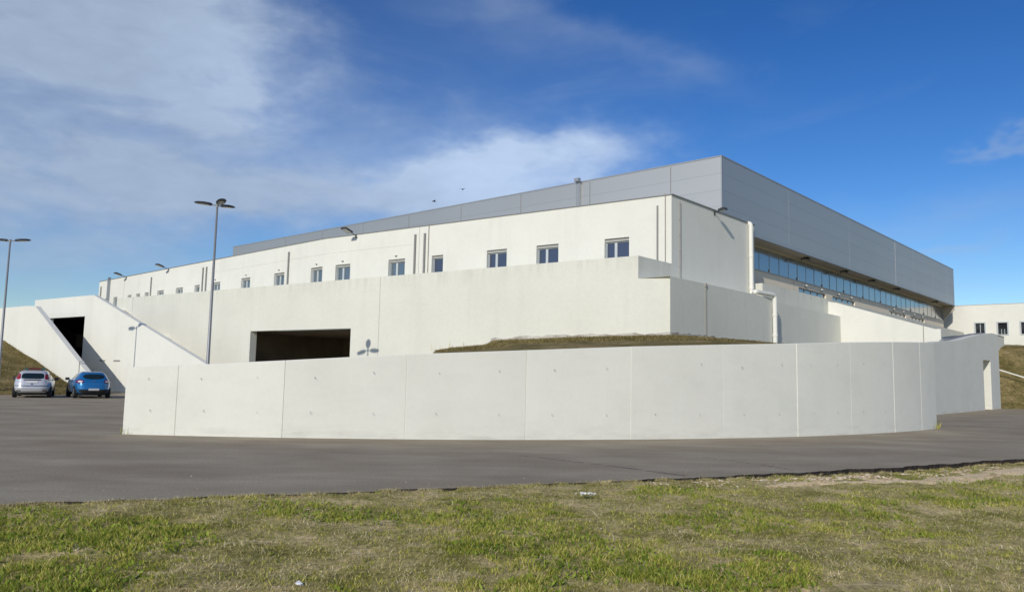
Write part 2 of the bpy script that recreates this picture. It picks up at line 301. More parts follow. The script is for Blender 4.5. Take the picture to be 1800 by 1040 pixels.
# ------------------------------------------------------------------ plan of the site (metres)
R = V2(.66394, .74779)          # along the right-hand facades, away from the viewer
L = V2(-.74779, .66394)         # along the hall's left facade, away from the viewer
NR = V2(.74779, -.66394)        # outward normal of the right-hand facades
T = V2(-.81106, .58496)         # along the terrace wall, to the left
NT = V2(-.58496, -.81106)       # outward normal of the terrace wall
C1 = V2(8.440, 40.638)          # near corner of the white upper block
C2 = V2(7.612, 37.0)            # near corner of the terrace
P0 = V2(6.269, 38.193)          # step in the terrace parapet
F1 = V2(-math.cos(rad(35.3)), math.sin(rad(35.3))); LEN1 = 27.35
F2 = V2(-math.cos(rad(43.5)), math.sin(rad(43.5))); LEN2 = 46.24
BEND = C1+F1*LEN1; FEND = BEND+F2*LEN2
N1 = V2(-F1.y, F1.x)*1.; N1 = N1 if N1.y < 0 else -N1
N2 = V2(-F2.y, F2.x); N2 = N2 if N2.y < 0 else -N2
def fac(s, out=0.):
    """point on the white block's long facade, s metres from its near corner"""
    return (C1+F1*s+N1*out) if s <= LEN1 else (BEND+F2*(s-LEN1)+N2*out)
def fdir(s): return (F1, N1) if s <= LEN1 else (F2, N2)

def wall_grid(mb, p0, d, nrm, s0, s1, z0, z1, holes, depth=.3, mi=0, back=True, topfn=None):
    """wall face from p0 along d with rectangular holes (sa,sb,za,zb) and reveals going in by depth"""
    ss = sorted({s0, s1, *[h[0] for h in holes], *[h[1] for h in holes]}); zs = sorted({z0, z1, *[h[2] for h in holes], *[h[3] for h in holes]})
    ss = [x for x in ss if s0 <= x <= s1]; zs = [x for x in zs if z0 <= x <= z1]
    def P(s, z, o=0.): q = p0+d*s-nrm*o; return (q.x, q.y, z)
    for i in range(len(ss)-1):
        for j in range(len(zs)-1):
            cs, cz = (ss[i]+ss[i+1])/2, (zs[j]+zs[j+1])/2
            if any(h[0] < cs < h[1] and h[2] < cz < h[3] for h in holes): continue
            mb.quad(P(ss[i], zs[j]), P(ss[i+1], zs[j]), P(ss[i+1], zs[j+1]), P(ss[i], zs[j+1]), mi)
    for a, b, c, e in holes:
        mb.quad(P(a, c), P(a, e), P(a, e, depth), P(a, c, depth), mi); mb.quad(P(b, c), P(b, e), P(b, e, depth), P(b, c, depth), mi)
        mb.quad(P(a, e), P(b, e), P(b, e, depth), P(a, e, depth), mi); mb.quad(P(a, c), P(b, c), P(b, c, depth), P(a, c, depth), mi)

# ------------------------------------------------------------------ ground
g = MB(); g.quad((-1500, -200, -.32), (1500, -200, -.32), (1500, 2500, -.32), (-1500, 2500, -.32))
tag(g.build('ground', 'verge', recalc=False), kind='structure')
EDGE = [(-60, 3.), (-30, 6.1), (-18, 8.0), (-12, 8.8), (-6.1, 9.5), (-2.3, 11.0), (1.0, 12.45), (4.1, 13.9), (8, 15.9), (12, 18.3), (18, 22.6), (26, 30), (40, 44), (70, 72)]
def edge_y(x):
    xs = [e[0] for e in EDGE]; return float(np.interp(x, xs, [e[1] for e in EDGE]))
def redge(a): return edge_y(a)+.05*math.sin(a*3.1)+.04*math.sin(a*7.7+1)+.02*math.sin(a*17.3)+.015*math.sin(a*41.)+.01*math.sin(a*87.+a*a)
r = MB(); xs = np.concatenate([np.linspace(-60, -20, 21), np.linspace(-19.9, 20, 620), np.linspace(20.5, 70, 50)])
for i in range(len(xs)-1):
    a, b = xs[i], xs[i+1]
    ya, yb = redge(a), redge(b)
    r.quad((a, ya, 0), (b, yb, 0), (b, 100, 0), (a, 100, 0)); r.quad((a, ya-.10, -.3), (b, yb-.10, -.3), (b, yb, 0), (a, ya, 0), 1)
tag(r.build('road', ['asphalt', 'edge'], recalc=False), kind='structure')
# tyre tracks on the asphalt
tm = MB()
for (x0, y0, x1, y1, n) in ((.2, 16.6, 2.9, 13.6, 30), (4.2, 17.0, 5.2, 14.8, 12)):
    for k in range(n):
        t = (k+.5)/n
        if 1 and random.random() < .15: continue
        x = x0+(x1-x0)*t+.25*math.sin(t*2.2); y = y0+(y1-y0)*t+random.uniform(-.01, .01)
        w, h = random.uniform(.05, .10), random.uniform(.02, .035)
        tm.poly([(x+w*math.cos(a)*random.uniform(.8, 1.1), y+h*math.sin(a), .004) for a in np.linspace(0, 2*PI, 9)[:-1]])
tag(tm.build('tyre_tracks', 'mark', recalc=False), kind='structure')

# ------------------------------------------------------------------ curved retaining wall
CC = V2(-7.214, 52.173); RW = 32.39; TH = [-4.6, -2.2, 2.6, 8.04, 13.64, 19.02, 24.49, 29.8, 34.6, 39.6, 43.8, 46.87]
ZT = ([-4.6, -2.2, 2.6, 8, 13.6, 19, 24.5, 29.8, 34.6, 39.6, 46.9], [1.69, 1.76, 1.95, 2.17, 2.36, 2.55, 2.71, 2.86, 3.01, 3.14, 3.31])
def arc(th, off=0.): a = rad(th); return CC+V2(math.sin(a), -math.cos(a))*(RW+off)
def ztop(th): return float(np.interp(th, *ZT))
w = MB(); gr = .011/RW*180/PI
outs = []; PAN = []
for k in range(len(TH)-1):
    a, b = TH[k]+(gr if k else 0), TH[k+1]-(gr if k < len(TH)-2 else 0)
    n = max(2, int((b-a)/.6)); jit = random.uniform(-.006, .006)
    outs += [(a+(b-a)*i/n, jit) for i in range(n+1)]; PAN.append((a, b, random.randrange(3)))
    if k < len(TH)-2: outs.append((TH[k+1], -.014))
for (a, oa), (b, ob) in zip(outs[:-1], outs[1:]):
    pa, pb, qa, qb = arc(a, oa), arc(b, ob), arc(a, -.3), arc(b, -.3); za, zb = ztop(a), ztop(b)
    mi_ = ([p_[2] for p_ in PAN if p_[0]-.001 <= (a+b)/2 <= p_[1]+.001]+[0])[0]
    w.quad(v3(pa, -.1), v3(pb, -.1), v3(pb, zb-.02), v3(pa, za-.02), mi_); w.quad(v3(pa, za-.02), v3(pb, zb-.02), v3(arc(b, ob-.02), zb), v3(arc(a, oa-.02), za))
    w.quad(v3(arc(a, oa-.02), za), v3(arc(b, ob-.02), zb), v3(qb, zb), v3(qa, za)); w.quad(v3(qa, -.1), v3(qb, -.1), v3(qb, zb), v3(qa, za))
for e in (TH[0], TH[-1]): w.quad(v3(arc(e), -.1), v3(arc(e, -.3), -.1), v3(arc(e, -.3), ztop(e)), v3(arc(e), ztop(e)))
cw = empty('curved_retaining_wall', v3(arc(20), 0), 'long curved white concrete retaining wall standing beside the asphalt road in the foreground', 'wall')
w.build('wall_panels', ['concrete', 'concrete_b', 'concrete_c'], cw)
th_ = MB()     # formwork tie holes, two rows
for k in range(len(TH)-1):
    a, b = TH[k], TH[k+1]; n = max(1, round((b-a)/2.6))
    if k >= 9: continue
    for row in (0, 1):
        for i in range(n):
            t = a+(b-a)*(i+.5)/n+random.uniform(-.15, .15); z = (.62+.12*k/9 if row == 0 else ztop(t)-.33-.05*k+random.uniform(-.06, .06))
            if row == 1 and k > 1 and i == 0 and random.random() < .3: continue
            p = arc(t, .010); u = V2(math.cos(rad(t)), math.sin(rad(t)))
            rr = random.uniform(.010, .019); c = v3(p, z)
            th_.poly([c+v3(u*rr*math.cos(q), rr*math.sin(q)) for q in np.linspace(0, 2*PI, 9)[:-1]])
            th_.poly([v3(p, z)+v3(u*.02+V2(*(p-CC).normalized())*.002, -.035)+v3(u*.03*math.cos(q), .012*math.sin(q)) for q in np.linspace(0, 2*PI, 7)[:-1]], 1)
th_.build('tie_holes', ['tie', 'frame'], cw, recalc=False)

# ------------------------------------------------------------------ white upper block + metal clad hall
mainb = empty('main_building', v3(C1, 0), 'long white two-storey building with a grey metal-clad box hall rising behind its flat roof', 'building')
WIN = [(2.50, 4.03), (7.08, 8.62), (10.80, 12.33), (15.90, 16.88), (19.27, 20.81), (24.58, 26.12), (27.57, 29.12), (32.93, 34.48), (38.35, 39.90), (43.70, 45.24), (47.72, 48.77), (51.26, 52.82), (55.60, 57.16), (59.3, 60.3), (61.5, 62.55), (63.8, 64.86), (67.78, 68.85), (70.6, 71.5)]
ZH, ZS = 9.45, 8.0
ZTOP = 11.50
h1 = [(a, b, ZS, ZH) for a, b in WIN if b < LEN1]+[(26.9, 26.95, ZS, ZS+.0)]*0
h1 = [h for h in h1]; h2 = [(a-LEN1, b-LEN1, ZS if (b-a) > .2 else ZS, ZH) for a, b in WIN if a > LEN1]
# door down to the terrace floor for the single-leaf openings far left
m = MB()
wall_grid(m, C1, F1, N1, 0, LEN1, 6.4, ZTOP, [(a, b, (6.62 if abs(a-15.9) < .1 else c), d) for a, b, c, d in h1], .30)
wall_grid(m, BEND, F2, N2, 0, LEN2, 6.0, ZTOP, [(a, b, (6.62 if abs(a+LEN1-67.78) < .1 else c), d) for a, b, c, d in h2], .30)
QE = C1+R*10.3
wall_grid(m, C1, R, NR, 0, 10.3, 6.4, ZTOP, [], .3)
def wq(p, q, z0, z1): m.quad(v3(p, z0), v3(q, z0), v3(q, z1), v3(p, z1))
Hs = 6.17; Q0 = C1-NR*.15; HC = Q0+R*Hs; HL = HC+L*57.5
wq(QE, QE+L*2.2, 6.4, ZTOP); wq(FEND, FEND+R*12, 0, ZTOP); wq(FEND+R*12, HL+R*5, 0, ZTOP)
m.poly([v3(p, ZTOP-.25) for p in (C1+R*.2+L*.2, QE+L*.3, HC+R*5, HL+R*5, FEND+R*12, FEND+R*.3, BEND+R*.3)])
# parapet inner faces
for a, b in ((C1, BEND), (BEND, FEND)): pass
m.build('wall', 'plaster', mainb)
# plaster groove / ledge line across the left part of the facade
m = MB()
for a, b in ((18.6, LEN1), (LEN1, 46.)):
    d, nn = fdir((a+b)/2); m.obox(v3((fac(a+.001)+fac(b-.001))/2+nn*.006, 10.38), v3(d*(b-a)/2, 0), v3(nn*.012, 0), (0, 0, .012))
m.build('plaster_ledge', 'plaster', mainb)
# coping
m = MB()
def coping(mb, pts, nrms, z, t=.05, win=.3, wout=.05, mi=0):
    for (p, q), nn in zip(zip(pts[:-1], pts[1:]), nrms):
        mb.obox(v3((p+q)/2+nn*(wout-win)/2, z+t/2+.002), v3((q-p)/2, 0), v3(nn*(win+wout)/2, 0), (0, 0, t/2), mi)
coping(m, [C1-F1*.04, BEND], [N1], ZTOP, .045); coping(m, [BEND, FEND], [N2], ZTOP+.003, .045); coping(m, [C1, QE+R*.04], [NR], ZTOP+.006, .06, .3, .06)
m.build('coping', 'coping', mainb)
# windows
def window(a, b, z0, z1, s_on, single):
    d, nn = fdir(s_on); base_pt = (lambda s, o: fac(s, o)) if True else None
    def B(mb, sa, sb, za, zb, o0, o1, mi=0):
        c = (fac(sa, 0)+fac(sb, 0))/2 if (sa <= LEN1) == (sb <= LEN1) else fac(sa, 0)+d*(sb-sa)/2
        mb.obox(v3(c+nn*(o0+o1)/2, (za+zb)/2), v3(d*abs(sb-sa)/2, 0), v3(nn*abs(o1-o0)/2, 0), (0, 0, (zb-za)/2), mi)
    e = .004; f = MB(); zz = z1-.17
    B(f, a+e, b-e, zz-.06, zz-.002, -.30, -.22); B(f, a+e, b-e, z0+e, z0+.06, -.30, -.22)
    B(f, a+e, a+.06, z0+.062, zz-.062, -.30, -.22); B(f, b-.06, b-e, z0+.062, zz-.062, -.30, -.22)
    wd = b-a
    if not single:
        mid = a+wd*.56; B(f, mid-.02, mid+.14, z0+.062, zz-.062, -.295, -.21)
    fo = f.build('window', 'frame', mainb)
    p = MB(); ti = random.uniform(-.01, .01)
    B(p, a+.05, b-.05, z0+.05, zz-.05, -.285, -.27); po = p.build('pane', 'glass' if s_on < 18 else 'glass2', fo); 
    sb_ = MB(); B(sb_, a+e, b-e, zz, z1-e, -.30, -.12); sb_.build('shutter_box', 'shutter', fo)
    cu = MB()  # rolled-up security shutter guide on the left jamb
    B(cu, b-.03, b-e*1.5, z0+.10, z1-.25, -.20, -.15); cu.build('shutter_guide', 'frame', fo)
    # dark room behind is hidden by the reflective pane: close the hole
for a, b in WIN:
    single = (b-a) < 1.1
    window(a, b, 6.63 if (abs(a-15.9) < .1 or abs(a-67.78) < .1) else ZS, ZH, (a+b)/2, single)
# vertical pipes, conductors and ducts on the long facade
def vert(name, s, z0, z1, wdt, dep, mat, parent=mainb, r=None):
    d, nn = fdir(s); mb = MB()
    if r: mb.tube([v3(fac(s, dep), z0), v3(fac(s, dep), z1)], r, 8)
    else: mb.obox(v3(fac(s, dep/2+.002), (z0+z1)/2), v3(d*wdt/2, 0), v3(nn*dep/2, 0), (0, 0, (z1-z0)/2))
    return mb.build(name, mat, parent)
for s, z0, z1 in ((17.5, 6.7, 11.0), (18.35, 6.7, 11.0), (32.3, 6.7, 10.98), (46.4, 6.7, 10.98), (47.1, 6.7, 10.98), (58.7, 6.7, 10.95), (72.8, 6.7, 10.9)):
    vert('vent_duct', s, z0, z1, .13, .10, 'pipe_grey')
vert('vent_duct', .80, 6.7, 11.0, .09, .05, 'pipe_grey')
o = vert('vent_duct', 70.2, 6.7, 11.75, .26, .26, 'galv')
for s, z0, z1 in ((.34, 6.7, 11.62), (17.17, 6.7, 11.55)): vert('conductor_cable', s, z0, z1, 0, .05, 'cable', r=.022)
for s in (18.02, 66.0): vert('expansion_joint', s, 6.7, 11.49, .025, .004, 'pipe_grey')
mb = MB(); p = C1+R*.85+NR*.05; mb.tube([v3(p, 6.3), v3(p, 11.3)], .022, 8)
for k in range(6): mb.obox(v3(p-NR*.02, 6.9+k*.85), v3(R*.03, 0), v3(NR*.03, 0), (0, 0, .025))
mb.build('conductor_cable', 'cable', mainb)
# small white emergency lamps over the windows
for s in (20.08, 25.36, 28.34, 33.72, 39.05, 44.6):
    d, nn = fdir(s); mb = MB(); mb.obox(v3(fac(s, .06), 9.72), v3(d*.10, 0), v3(nn*.055, 0), (0, 0, .035)); mb.obox(v3(fac(s, .05), 9.665), v3(d*.07, 0), v3(nn*.04, 0), (0, 0, .018), 1)
    mb.build('wall_lamp', ['pvc', 'pipe_grey'], mainb)
# hall box
HZ0, HZ1 = 10.87, 15.10
HR = Q0+R*64.9
hm = MB(); A_, B_, C_, D_ = HC, HR, HR+L*57.5, HL
hm.quad(v3(A_, HZ0), v3(B_, HZ0), v3(B_, HZ1), v3(A_, HZ1)); hm.quad(v3(A_, HZ0), v3(D_, HZ0), v3(D_, HZ1), v3(A_, HZ1))
hm.quad(v3(B_, HZ0), v3(C_, HZ0), v3(C_, HZ1), v3(B_, HZ1)); hm.quad(v3(D_, HZ0), v3(C_, HZ0), v3(C_, HZ1), v3(D_, HZ1))
hm.poly([v3(q, HZ1-.02) for q in (A_, B_, C_, D_)])
hm.build('hall_cladding', 'clad', mainb)
tr = MB(); nL = -R
def strip(mb, p, q, nn, z0, z1, o0, o1, mi=0): mb.obox(v3((p+q)/2+nn*(o0+o1)/2, (z0+z1)/2), v3((q-p)/2, 0), v3(nn*(o1-o0)/2, 0), (0, 0, (z1-z0)/2), mi)
strip(tr, A_, B_, NR, HZ1-.03, HZ1+.05, -.2, .02); strip(tr, A_-NR*.2, D_, nL, HZ1-.03, HZ1+.048, -.2, .018)
tr.obox(v3(A_+(NR+nL)*.01, (HZ0+HZ1)/2-.05), v3(NR*.035, 0), v3(nL*.035, 0), (0, 0, (HZ1-HZ0)/2-.05))
strip(tr, A_, B_, NR, HZ0-.03, HZ0+.05, -.1, .03)
tr.build('cladding_trim', 'galv', mainb)
jt = MB()
for k in range(1, 9): q = A_+L*(3.45-6.24+6.24*k); jt = MB(); strip(jt, q-L*.03, q+L*.03, nL, HZ0, HZ1-.1, -.001, .012); jt.build('cladding_joint', 'coping', mainb)
jt = MB()
for s in (16.34, 28.8, 41.65, 47.9, 55.2, 61.6): q = Q0+R*s; jt = MB(); strip(jt, q-R*.012, q+R*.012, NR, HZ0+.05, HZ1-.1, -.001, (.010 if abs(s-41.65) < .1 else .0025)); jt.build('cladding_joint', 'clad', mainb)
# galvanised scoop duct on the hall's left face
du = MB(); q = A_+L*10.55
strip(du, q-L*.13, q+L*.17, nL, 11.3, HZ1+.06, .013, .22); strip(du, q-L*.22, q+L*.17, nL, HZ1-.02, HZ1+.20, .222, .46)
du.build('roof_duct', 'galv', mainb)
# soffit + recessed glass wall
G0 = Q0-NR*1.2; SA, SB = 9.0, 66.9
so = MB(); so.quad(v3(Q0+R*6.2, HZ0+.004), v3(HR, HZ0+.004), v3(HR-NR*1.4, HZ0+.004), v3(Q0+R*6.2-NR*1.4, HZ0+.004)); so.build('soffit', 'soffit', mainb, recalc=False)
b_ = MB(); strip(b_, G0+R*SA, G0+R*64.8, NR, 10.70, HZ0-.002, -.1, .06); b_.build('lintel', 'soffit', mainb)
tw = MB()
LW = [(21.0, 26.66), (28.1, 33.66), (43.5, 49.3), (50.8, 56.4)]
wall_grid(tw, G0, R, NR, SA, 64.8, 5.0, 9.15, [(a, b, 8.0, 8.72) for a, b in LW], .2)
tw.build('lower_wall', 'tan', mainb)
jn = MB()
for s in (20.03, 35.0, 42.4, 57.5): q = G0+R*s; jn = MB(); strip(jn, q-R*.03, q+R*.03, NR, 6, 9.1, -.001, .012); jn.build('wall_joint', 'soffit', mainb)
for a, b in LW:
    wf = MB(); strip(wf, G0+R*(a+.02), G0+R*(b-.02), NR, 8.66, 8.716, -.2, -.1); 
    for k in range(5): q = G0+R*(a+.05+(b-a-.1)*k/4); strip(wf, q-R*.03, q+R*.03, NR, 8.0, 8.658, -.2, -.12)
    wo_ = wf.build('low_window', 'galv', mainb); pn = MB(); strip(pn, G0+R*(a+.01), G0+R*(b-.01), NR, 8.0, 8.70, -.19, -.17); pn.build('pane', 'stripglass', wo_)
    for t in (.22, .78):
        q = G0+R*(a+(b-a)*t); ml = MB(); ml.obox(v3(q+NR*.09, 8.95), v3(R*.12, 0), v3(NR*.09, 0), (0, 0, .05)); ml.obox(v3(q+NR*.07, 8.87), v3(R*.07, 0), v3(NR*.05, 0), (0, 0, .03), 1); ml.build('wall_lamp', ['pvc', 'lampdark'], mainb)
# strip glazing
gl = MB(); fr = MB(); s = SA; k = 0
while s < 64.8:
    e = min(s+1.68, 64.8); t1, t2, t3 = (random.uniform(-.006, .006) for _ in range(3))
    gl.quad(v3(G0+R*s+NR*t1, 9.17), v3(G0+R*e+NR*t2, 9.17), v3(G0+R*e+NR*(t2+t3), 10.70), v3(G0+R*s+NR*(t1+t3), 10.70))
    q = G0+R*s; strip(fr, q-R*.02, q+R*.02, NR, 9.20, 10.698, .008, .020)
    if k % 3 == 1: strip(fr, q-R*.05, q+R*.05, NR, 9.20, 9.42, .036, .07, 1)
    s = e; k += 1
strip(fr, G0+R*SA, G0+R*64.8, NR, 9.13, 9.198, -.05, .06); fo = fr.build('strip_window', ['galv', 'pvc'], mainb); gl.build('pane', 'stripglass', fo, recalc=False)
# far end fin closing the recess
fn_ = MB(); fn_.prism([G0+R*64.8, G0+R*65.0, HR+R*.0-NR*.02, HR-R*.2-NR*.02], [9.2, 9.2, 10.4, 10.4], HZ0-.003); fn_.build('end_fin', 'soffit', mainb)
# big white rain pipe: down the grey wall, along the ledge, down again at the corner
def fillet(pts, r, n=5):
    out = [pts[0]]
    for p, q, w_ in zip(pts[:-2], pts[1:-1], pts[2:]):
        a_ = q+(p-q).normalized()*r; b_ = q+(w_-q).normalized()*r
        for k in range(n+1): t = k/n; out.append(a_*(1-t)**2+q*2*t*(1-t)+b_*t*t)
    return out+[pts[-1]]
pp = MB(); a = C1+R*9.45+NR*.17; c2 = C2+R*11.95+NR*.16
pp.tube(fillet([v3(C1+R*9.45-NR*.25, 11.50), v3(a, 11.50), v3(a, 6.82), v3(C2+R*9.8-NR*.1, 6.82), v3(c2, 6.80), v3(c2, 3.2)], .22), .135, 14)
for q, z in ((a, 9.4), (a, 7.4), (c2, 5.6), (c2, 4.4)): pp.tube([v3(q, z-.06), v3(q, z+.06)], .16, 14)
pp.build('rain_pipe', 'pvc', mainb, smooth=False)

# ------------------------------------------------------------------ terrace (podium) with entrance opening
ter = empty('terrace', v3(C2, 0), 'plain white terrace block with a wide dark entrance opening below the window row', 'terrace')
m = MB(); TL = 50.6; OP = (20.6, 31.2, 0, 4.56)
wall_grid(m, P0, T, NT, 0, TL, 0, 7.79, [OP], .55); wall_grid(m, P0, T, NT, -1.80, 0, 0, 6.63, [], .3)
wq2 = lambda p, q, z0, z1: m.quad(v3(p, z0), v3(q, z0), v3(q, z1), v3(p, z1))
wq2(P0, P0+R*3.26, 6.6, 7.79); ip = P0-NT*.3
TEND = P0+T*TL
m.quad(v3(P0, 7.79), v3(TEND, 7.79), v3(TEND-NT*.3, 7.79), v3(P0-NT*.3+T*.0, 7.79)); wq2(ip+T*.3, TEND-NT*.3, 6.6, 7.79)
m.quad(v3(P0, 7.79), v3(P0+R*3.26, 7.79), v3(P0+R*3.26+T*.3, 7.79), v3(P0+T*.3, 7.79)); wq2(P0+T*.3+R*.3, P0+T*.3+R*3.3, 6.6, 7.79)
wq2(C2, C2+R*11.9, 0, 6.63); wq2(C2+R*11.9, C2+R*11.9-NR*2.4, 0, 6.63)
m.poly([v3(q, 6.63) for q in (C2, C2+R*11.9, C2+R*11.9-NR*2.4, C1+R*.05, P0+R*3.26, P0)])
m.poly([v3(q, 6.6) for q in (P0+T*.3-NT*.3, C1+F1*.01+N1*.001, BEND, BEND+F2*40, TEND-NT*.3)])
wq2(TEND, TEND+R*16, 0, 6.6)
m.build('wall', 'terrace', ter)
m = MB()
for s, z1 in ((18.05, 7.78), (47.9, 7.78)): q = P0+T*s; m = MB(); strip(m, q-T*.012, q+T*.012, NT, .1, z1, -.001, .004); m.build('expansion_joint', 'pipe_grey', ter)
m = MB(); q = C2+R*3.57+NR*.04; m.tube([v3(q, 3.6), v3(q, 6.55)], .02, 8); m.obox(v3(q, 6.55), v3(R*.05, 0), v3(NR*.04, 0), (0, 0, .09)); m.build('conductor_cable', 'cable', ter)
# passage behind the opening
m = MB(); a, b = P0+T*20.6, P0+T*31.2
i0, i1 = a-NT*.56+T*.0, b-NT*.56
def room(mb, p, q, inn, depth, z1, mi=0, skew=0.):
    P2, Q2 = p+inn*depth+(q-p).normalized()*skew, q+inn*depth
    mb.quad(v3(p, 0.01), v3(P2, 0.01), v3(P2, z1), v3(p, z1), mi); mb.quad(v3(q, 0.01), v3(Q2, 0.01), v3(Q2, z1), v3(q, z1), mi); mb.quad(v3(P2, 0.01), v3(Q2, 0.01), v3(Q2, z1), v3(P2, z1), mi)
    mb.quad(v3(p, z1), v3(q, z1), v3(Q2, z1), v3(P2, z1), mi)
room(m, i0, i1+T*3, -NT, 11., 4.555, 0, 3.5); m.build('passage', 'dark', ter)
# rough exposed footing strip above the grass
def foot(name, p0, d, nn, pts, parent):
    mb = MB()
    for (s0, za, zb), (s1, zc, zd) in zip(pts[:-1], pts[1:]):
        mb.quad(v3(p0+d*s0+nn*.03, za), v3(p0+d*s1+nn*.03, zc), v3(p0+d*s1+nn*.03, zd), v3(p0+d*s0+nn*.03, zb)); mb.quad(v3(p0+d*s0+nn*.03, zb), v3(p0+d*s1+nn*.03, zd), v3(p0+d*s1, zd), v3(p0+d*s0, zb))
    return mb.build(name, 'footing', parent)
pts = [(s_, 3.2, 3.90+.035*math.sin(s_*3.)+random.uniform(-.03, .03)-(.05*max(0, s_-6))) for s_ in np.linspace(-1.8, 9.1, 40)]; pts.append((9.3, 3.1, 3.2))
foot('footing', P0, T, NT, pts, ter)
foot('footing', C2, R, NR, [(s_, 3.3, 3.95+random.uniform(-.05, .05)) for s_ in np.linspace(0.05, 11.4, 40)], ter)

# ------------------------------------------------------------------ low walls right of the terrace
def slab_wall(name, label, p, q, nn, th, z0, ztops, mat, cop=None, cat='wall', samples=None):
    """upright wall slab, ztops list of (s, z)"""
    d = (q-p).normalized(); mb = MB()
    root = empty(name, v3(p, 0), label, cat)
    for (s0, za), (s1, zb) in zip(ztops[:-1], ztops[1:]):
        a, b = p+d*s0, p+d*s1; mb.prism([a, b, b-nn*th, a-nn*th], z0, [za, zb, zb, za])
    mb.build('wall', mat, root)
    if cop:
        cb = MB()
        for (s0, za), (s1, zb) in zip(ztops[:-1], ztops[1:]):
            a, b = p+d*s0, p+d*s1; cb.prism([a+nn*cop, b+nn*cop, b-nn*(th+cop), a-nn*(th+cop)], [za+.003, zb+.003, zb+.003, za+.003], [za+.05, zb+.05, zb+.05, za+.05])
        cb.build('coping', 'coping', root)
    return root
W3 = C2-NR*1.3
slab_wall('parapet_wall', 'long low white parapet wall running back under the strip windows of the hall', W3+R*13.6, W3+R*68, NR, .5, 3., [(0, 7.79), (55.5, 7.79)], 'terrace')
W4 = C2-NR*.45
slab_wall('side_wall', 'low grey shaded wall right of the white rain pipe, below the parapet wall', W4+R*11.95, W4+R*25.1, NR, .5, 0, [(0, 6.50), (13.1, 6.50)], 'terrace')
# bright stair wall facing left-front, top sloping down to the right
K = W4+R*25.1
slab_wall('sloping_stair_wall', 'bright white wall with a sloping top, right of the grey side wall', K+L*.85, K-L*7.6, -R, .35, 0, [(0, 7.62), (.6, 7.50), (7.0, 5.42), (7.35, 5.42)], 'plaster')
m = MB(); q = K-L*5.45-R*.01; m.obox(v3(q, 3.), v3(L*.02, 0), v3(R*.012, 0), (0, 0, 2.7)); 
o = m.build('expansion_joint', 'pipe_grey', bpy.data.objects['sloping_stair_wall'])

# ------------------------------------------------------------------ block with the doorway, right
D0 = V2(25.5, 45.7)
gate = empty('ramp_wall', v3(D0, 0), 'tall grey-white ramp wall with a narrow doorway at the right end of the curved wall', 'wall')
m = MB(); prof = [(-3.2, 4.0), (-1, 4.15), (.65, 4.27), (2.9, 4.4), (5.15, 4.6), (8.9, 5.02), (11.4, 5.26), (13.95, 5.45), (15, 5.53), (17.2, 5.53)]
for (s0, za), (s1, zb) in zip(prof[:-1], prof[1:]):
    a, b = D0+R*s0, D0+R*s1; z0 = 3.5 if s0 == 11.4 else -.1
    m.prism([a, b, b-NR*.75, a-NR*.75], z0, [za, zb, zb, za])
dr0, dr1 = D0+R*13.95, D0+R*11.4
m.quad(v3(dr0-NR*.75, 0), v3(dr0-NR*1.55, 0), v3(dr0-NR*1.55, 3.5), v3(dr0-NR*.75, 3.5)); m.quad(v3(dr1-NR*.75, 0), v3(dr1-NR*1.55, 0), v3(dr1-NR*1.55, 3.5), v3(dr1-NR*.75, 3.5))
m.quad(v3(dr0-NR*1.55, 0), v3(dr1-NR*1.55, 0), v3(dr1-NR*1.55, 3.5), v3(dr0-NR*1.55, 3.5)); m.quad(v3(dr0-NR*.75, 3.5), v3(dr1-NR*.75, 3.5), v3(dr1-NR*1.55, 3.5), v3(dr0-NR*1.55, 3.5))
m.build('wall', 'concrete', gate)
m = MB()
for (s0, za), (s1, zb) in zip(prof[3:-1], prof[4:]): 
    a, b = D0+R*s0, D0+R*s1; m.prism([a-NR*.55, b-NR*.55, b-NR*.8, a-NR*.8], [za+.003, zb+.003, zb+.003, za+.003], [za+.07, zb+.07, zb+.07, za+.07])
m.build('coping', 'coping', gate)
RP = [(7.2, 4.82), (12.3, 5.22), (13.1, 5.19), (17.4, 5.47), (24.3, 6.04), (29.7, 6.03)]
slab_wall('rear_parapet', 'grey parapet with dark coping rising behind the top of the ramp wall', D0-NR*1.6+R*7.2, D0+R*30-NR*1.6, NR, .3, 0, [(a-7.2, b) for a, b in RP], 'concrete', .03)
m = MB(); q = D0+R*17.5-NR*.9; m.tube([v3(q, 4.4), v3(q, 4.85), v3(q+R*1.9-NR*.5, 4.85), v3(q+R*1.9-NR*.5, 4.4)], .05, 8)
tag(m.build('water_pipe', 'pvc'), 'small white water pipe fitting at the far end of the ramp wall top', 'pipe')

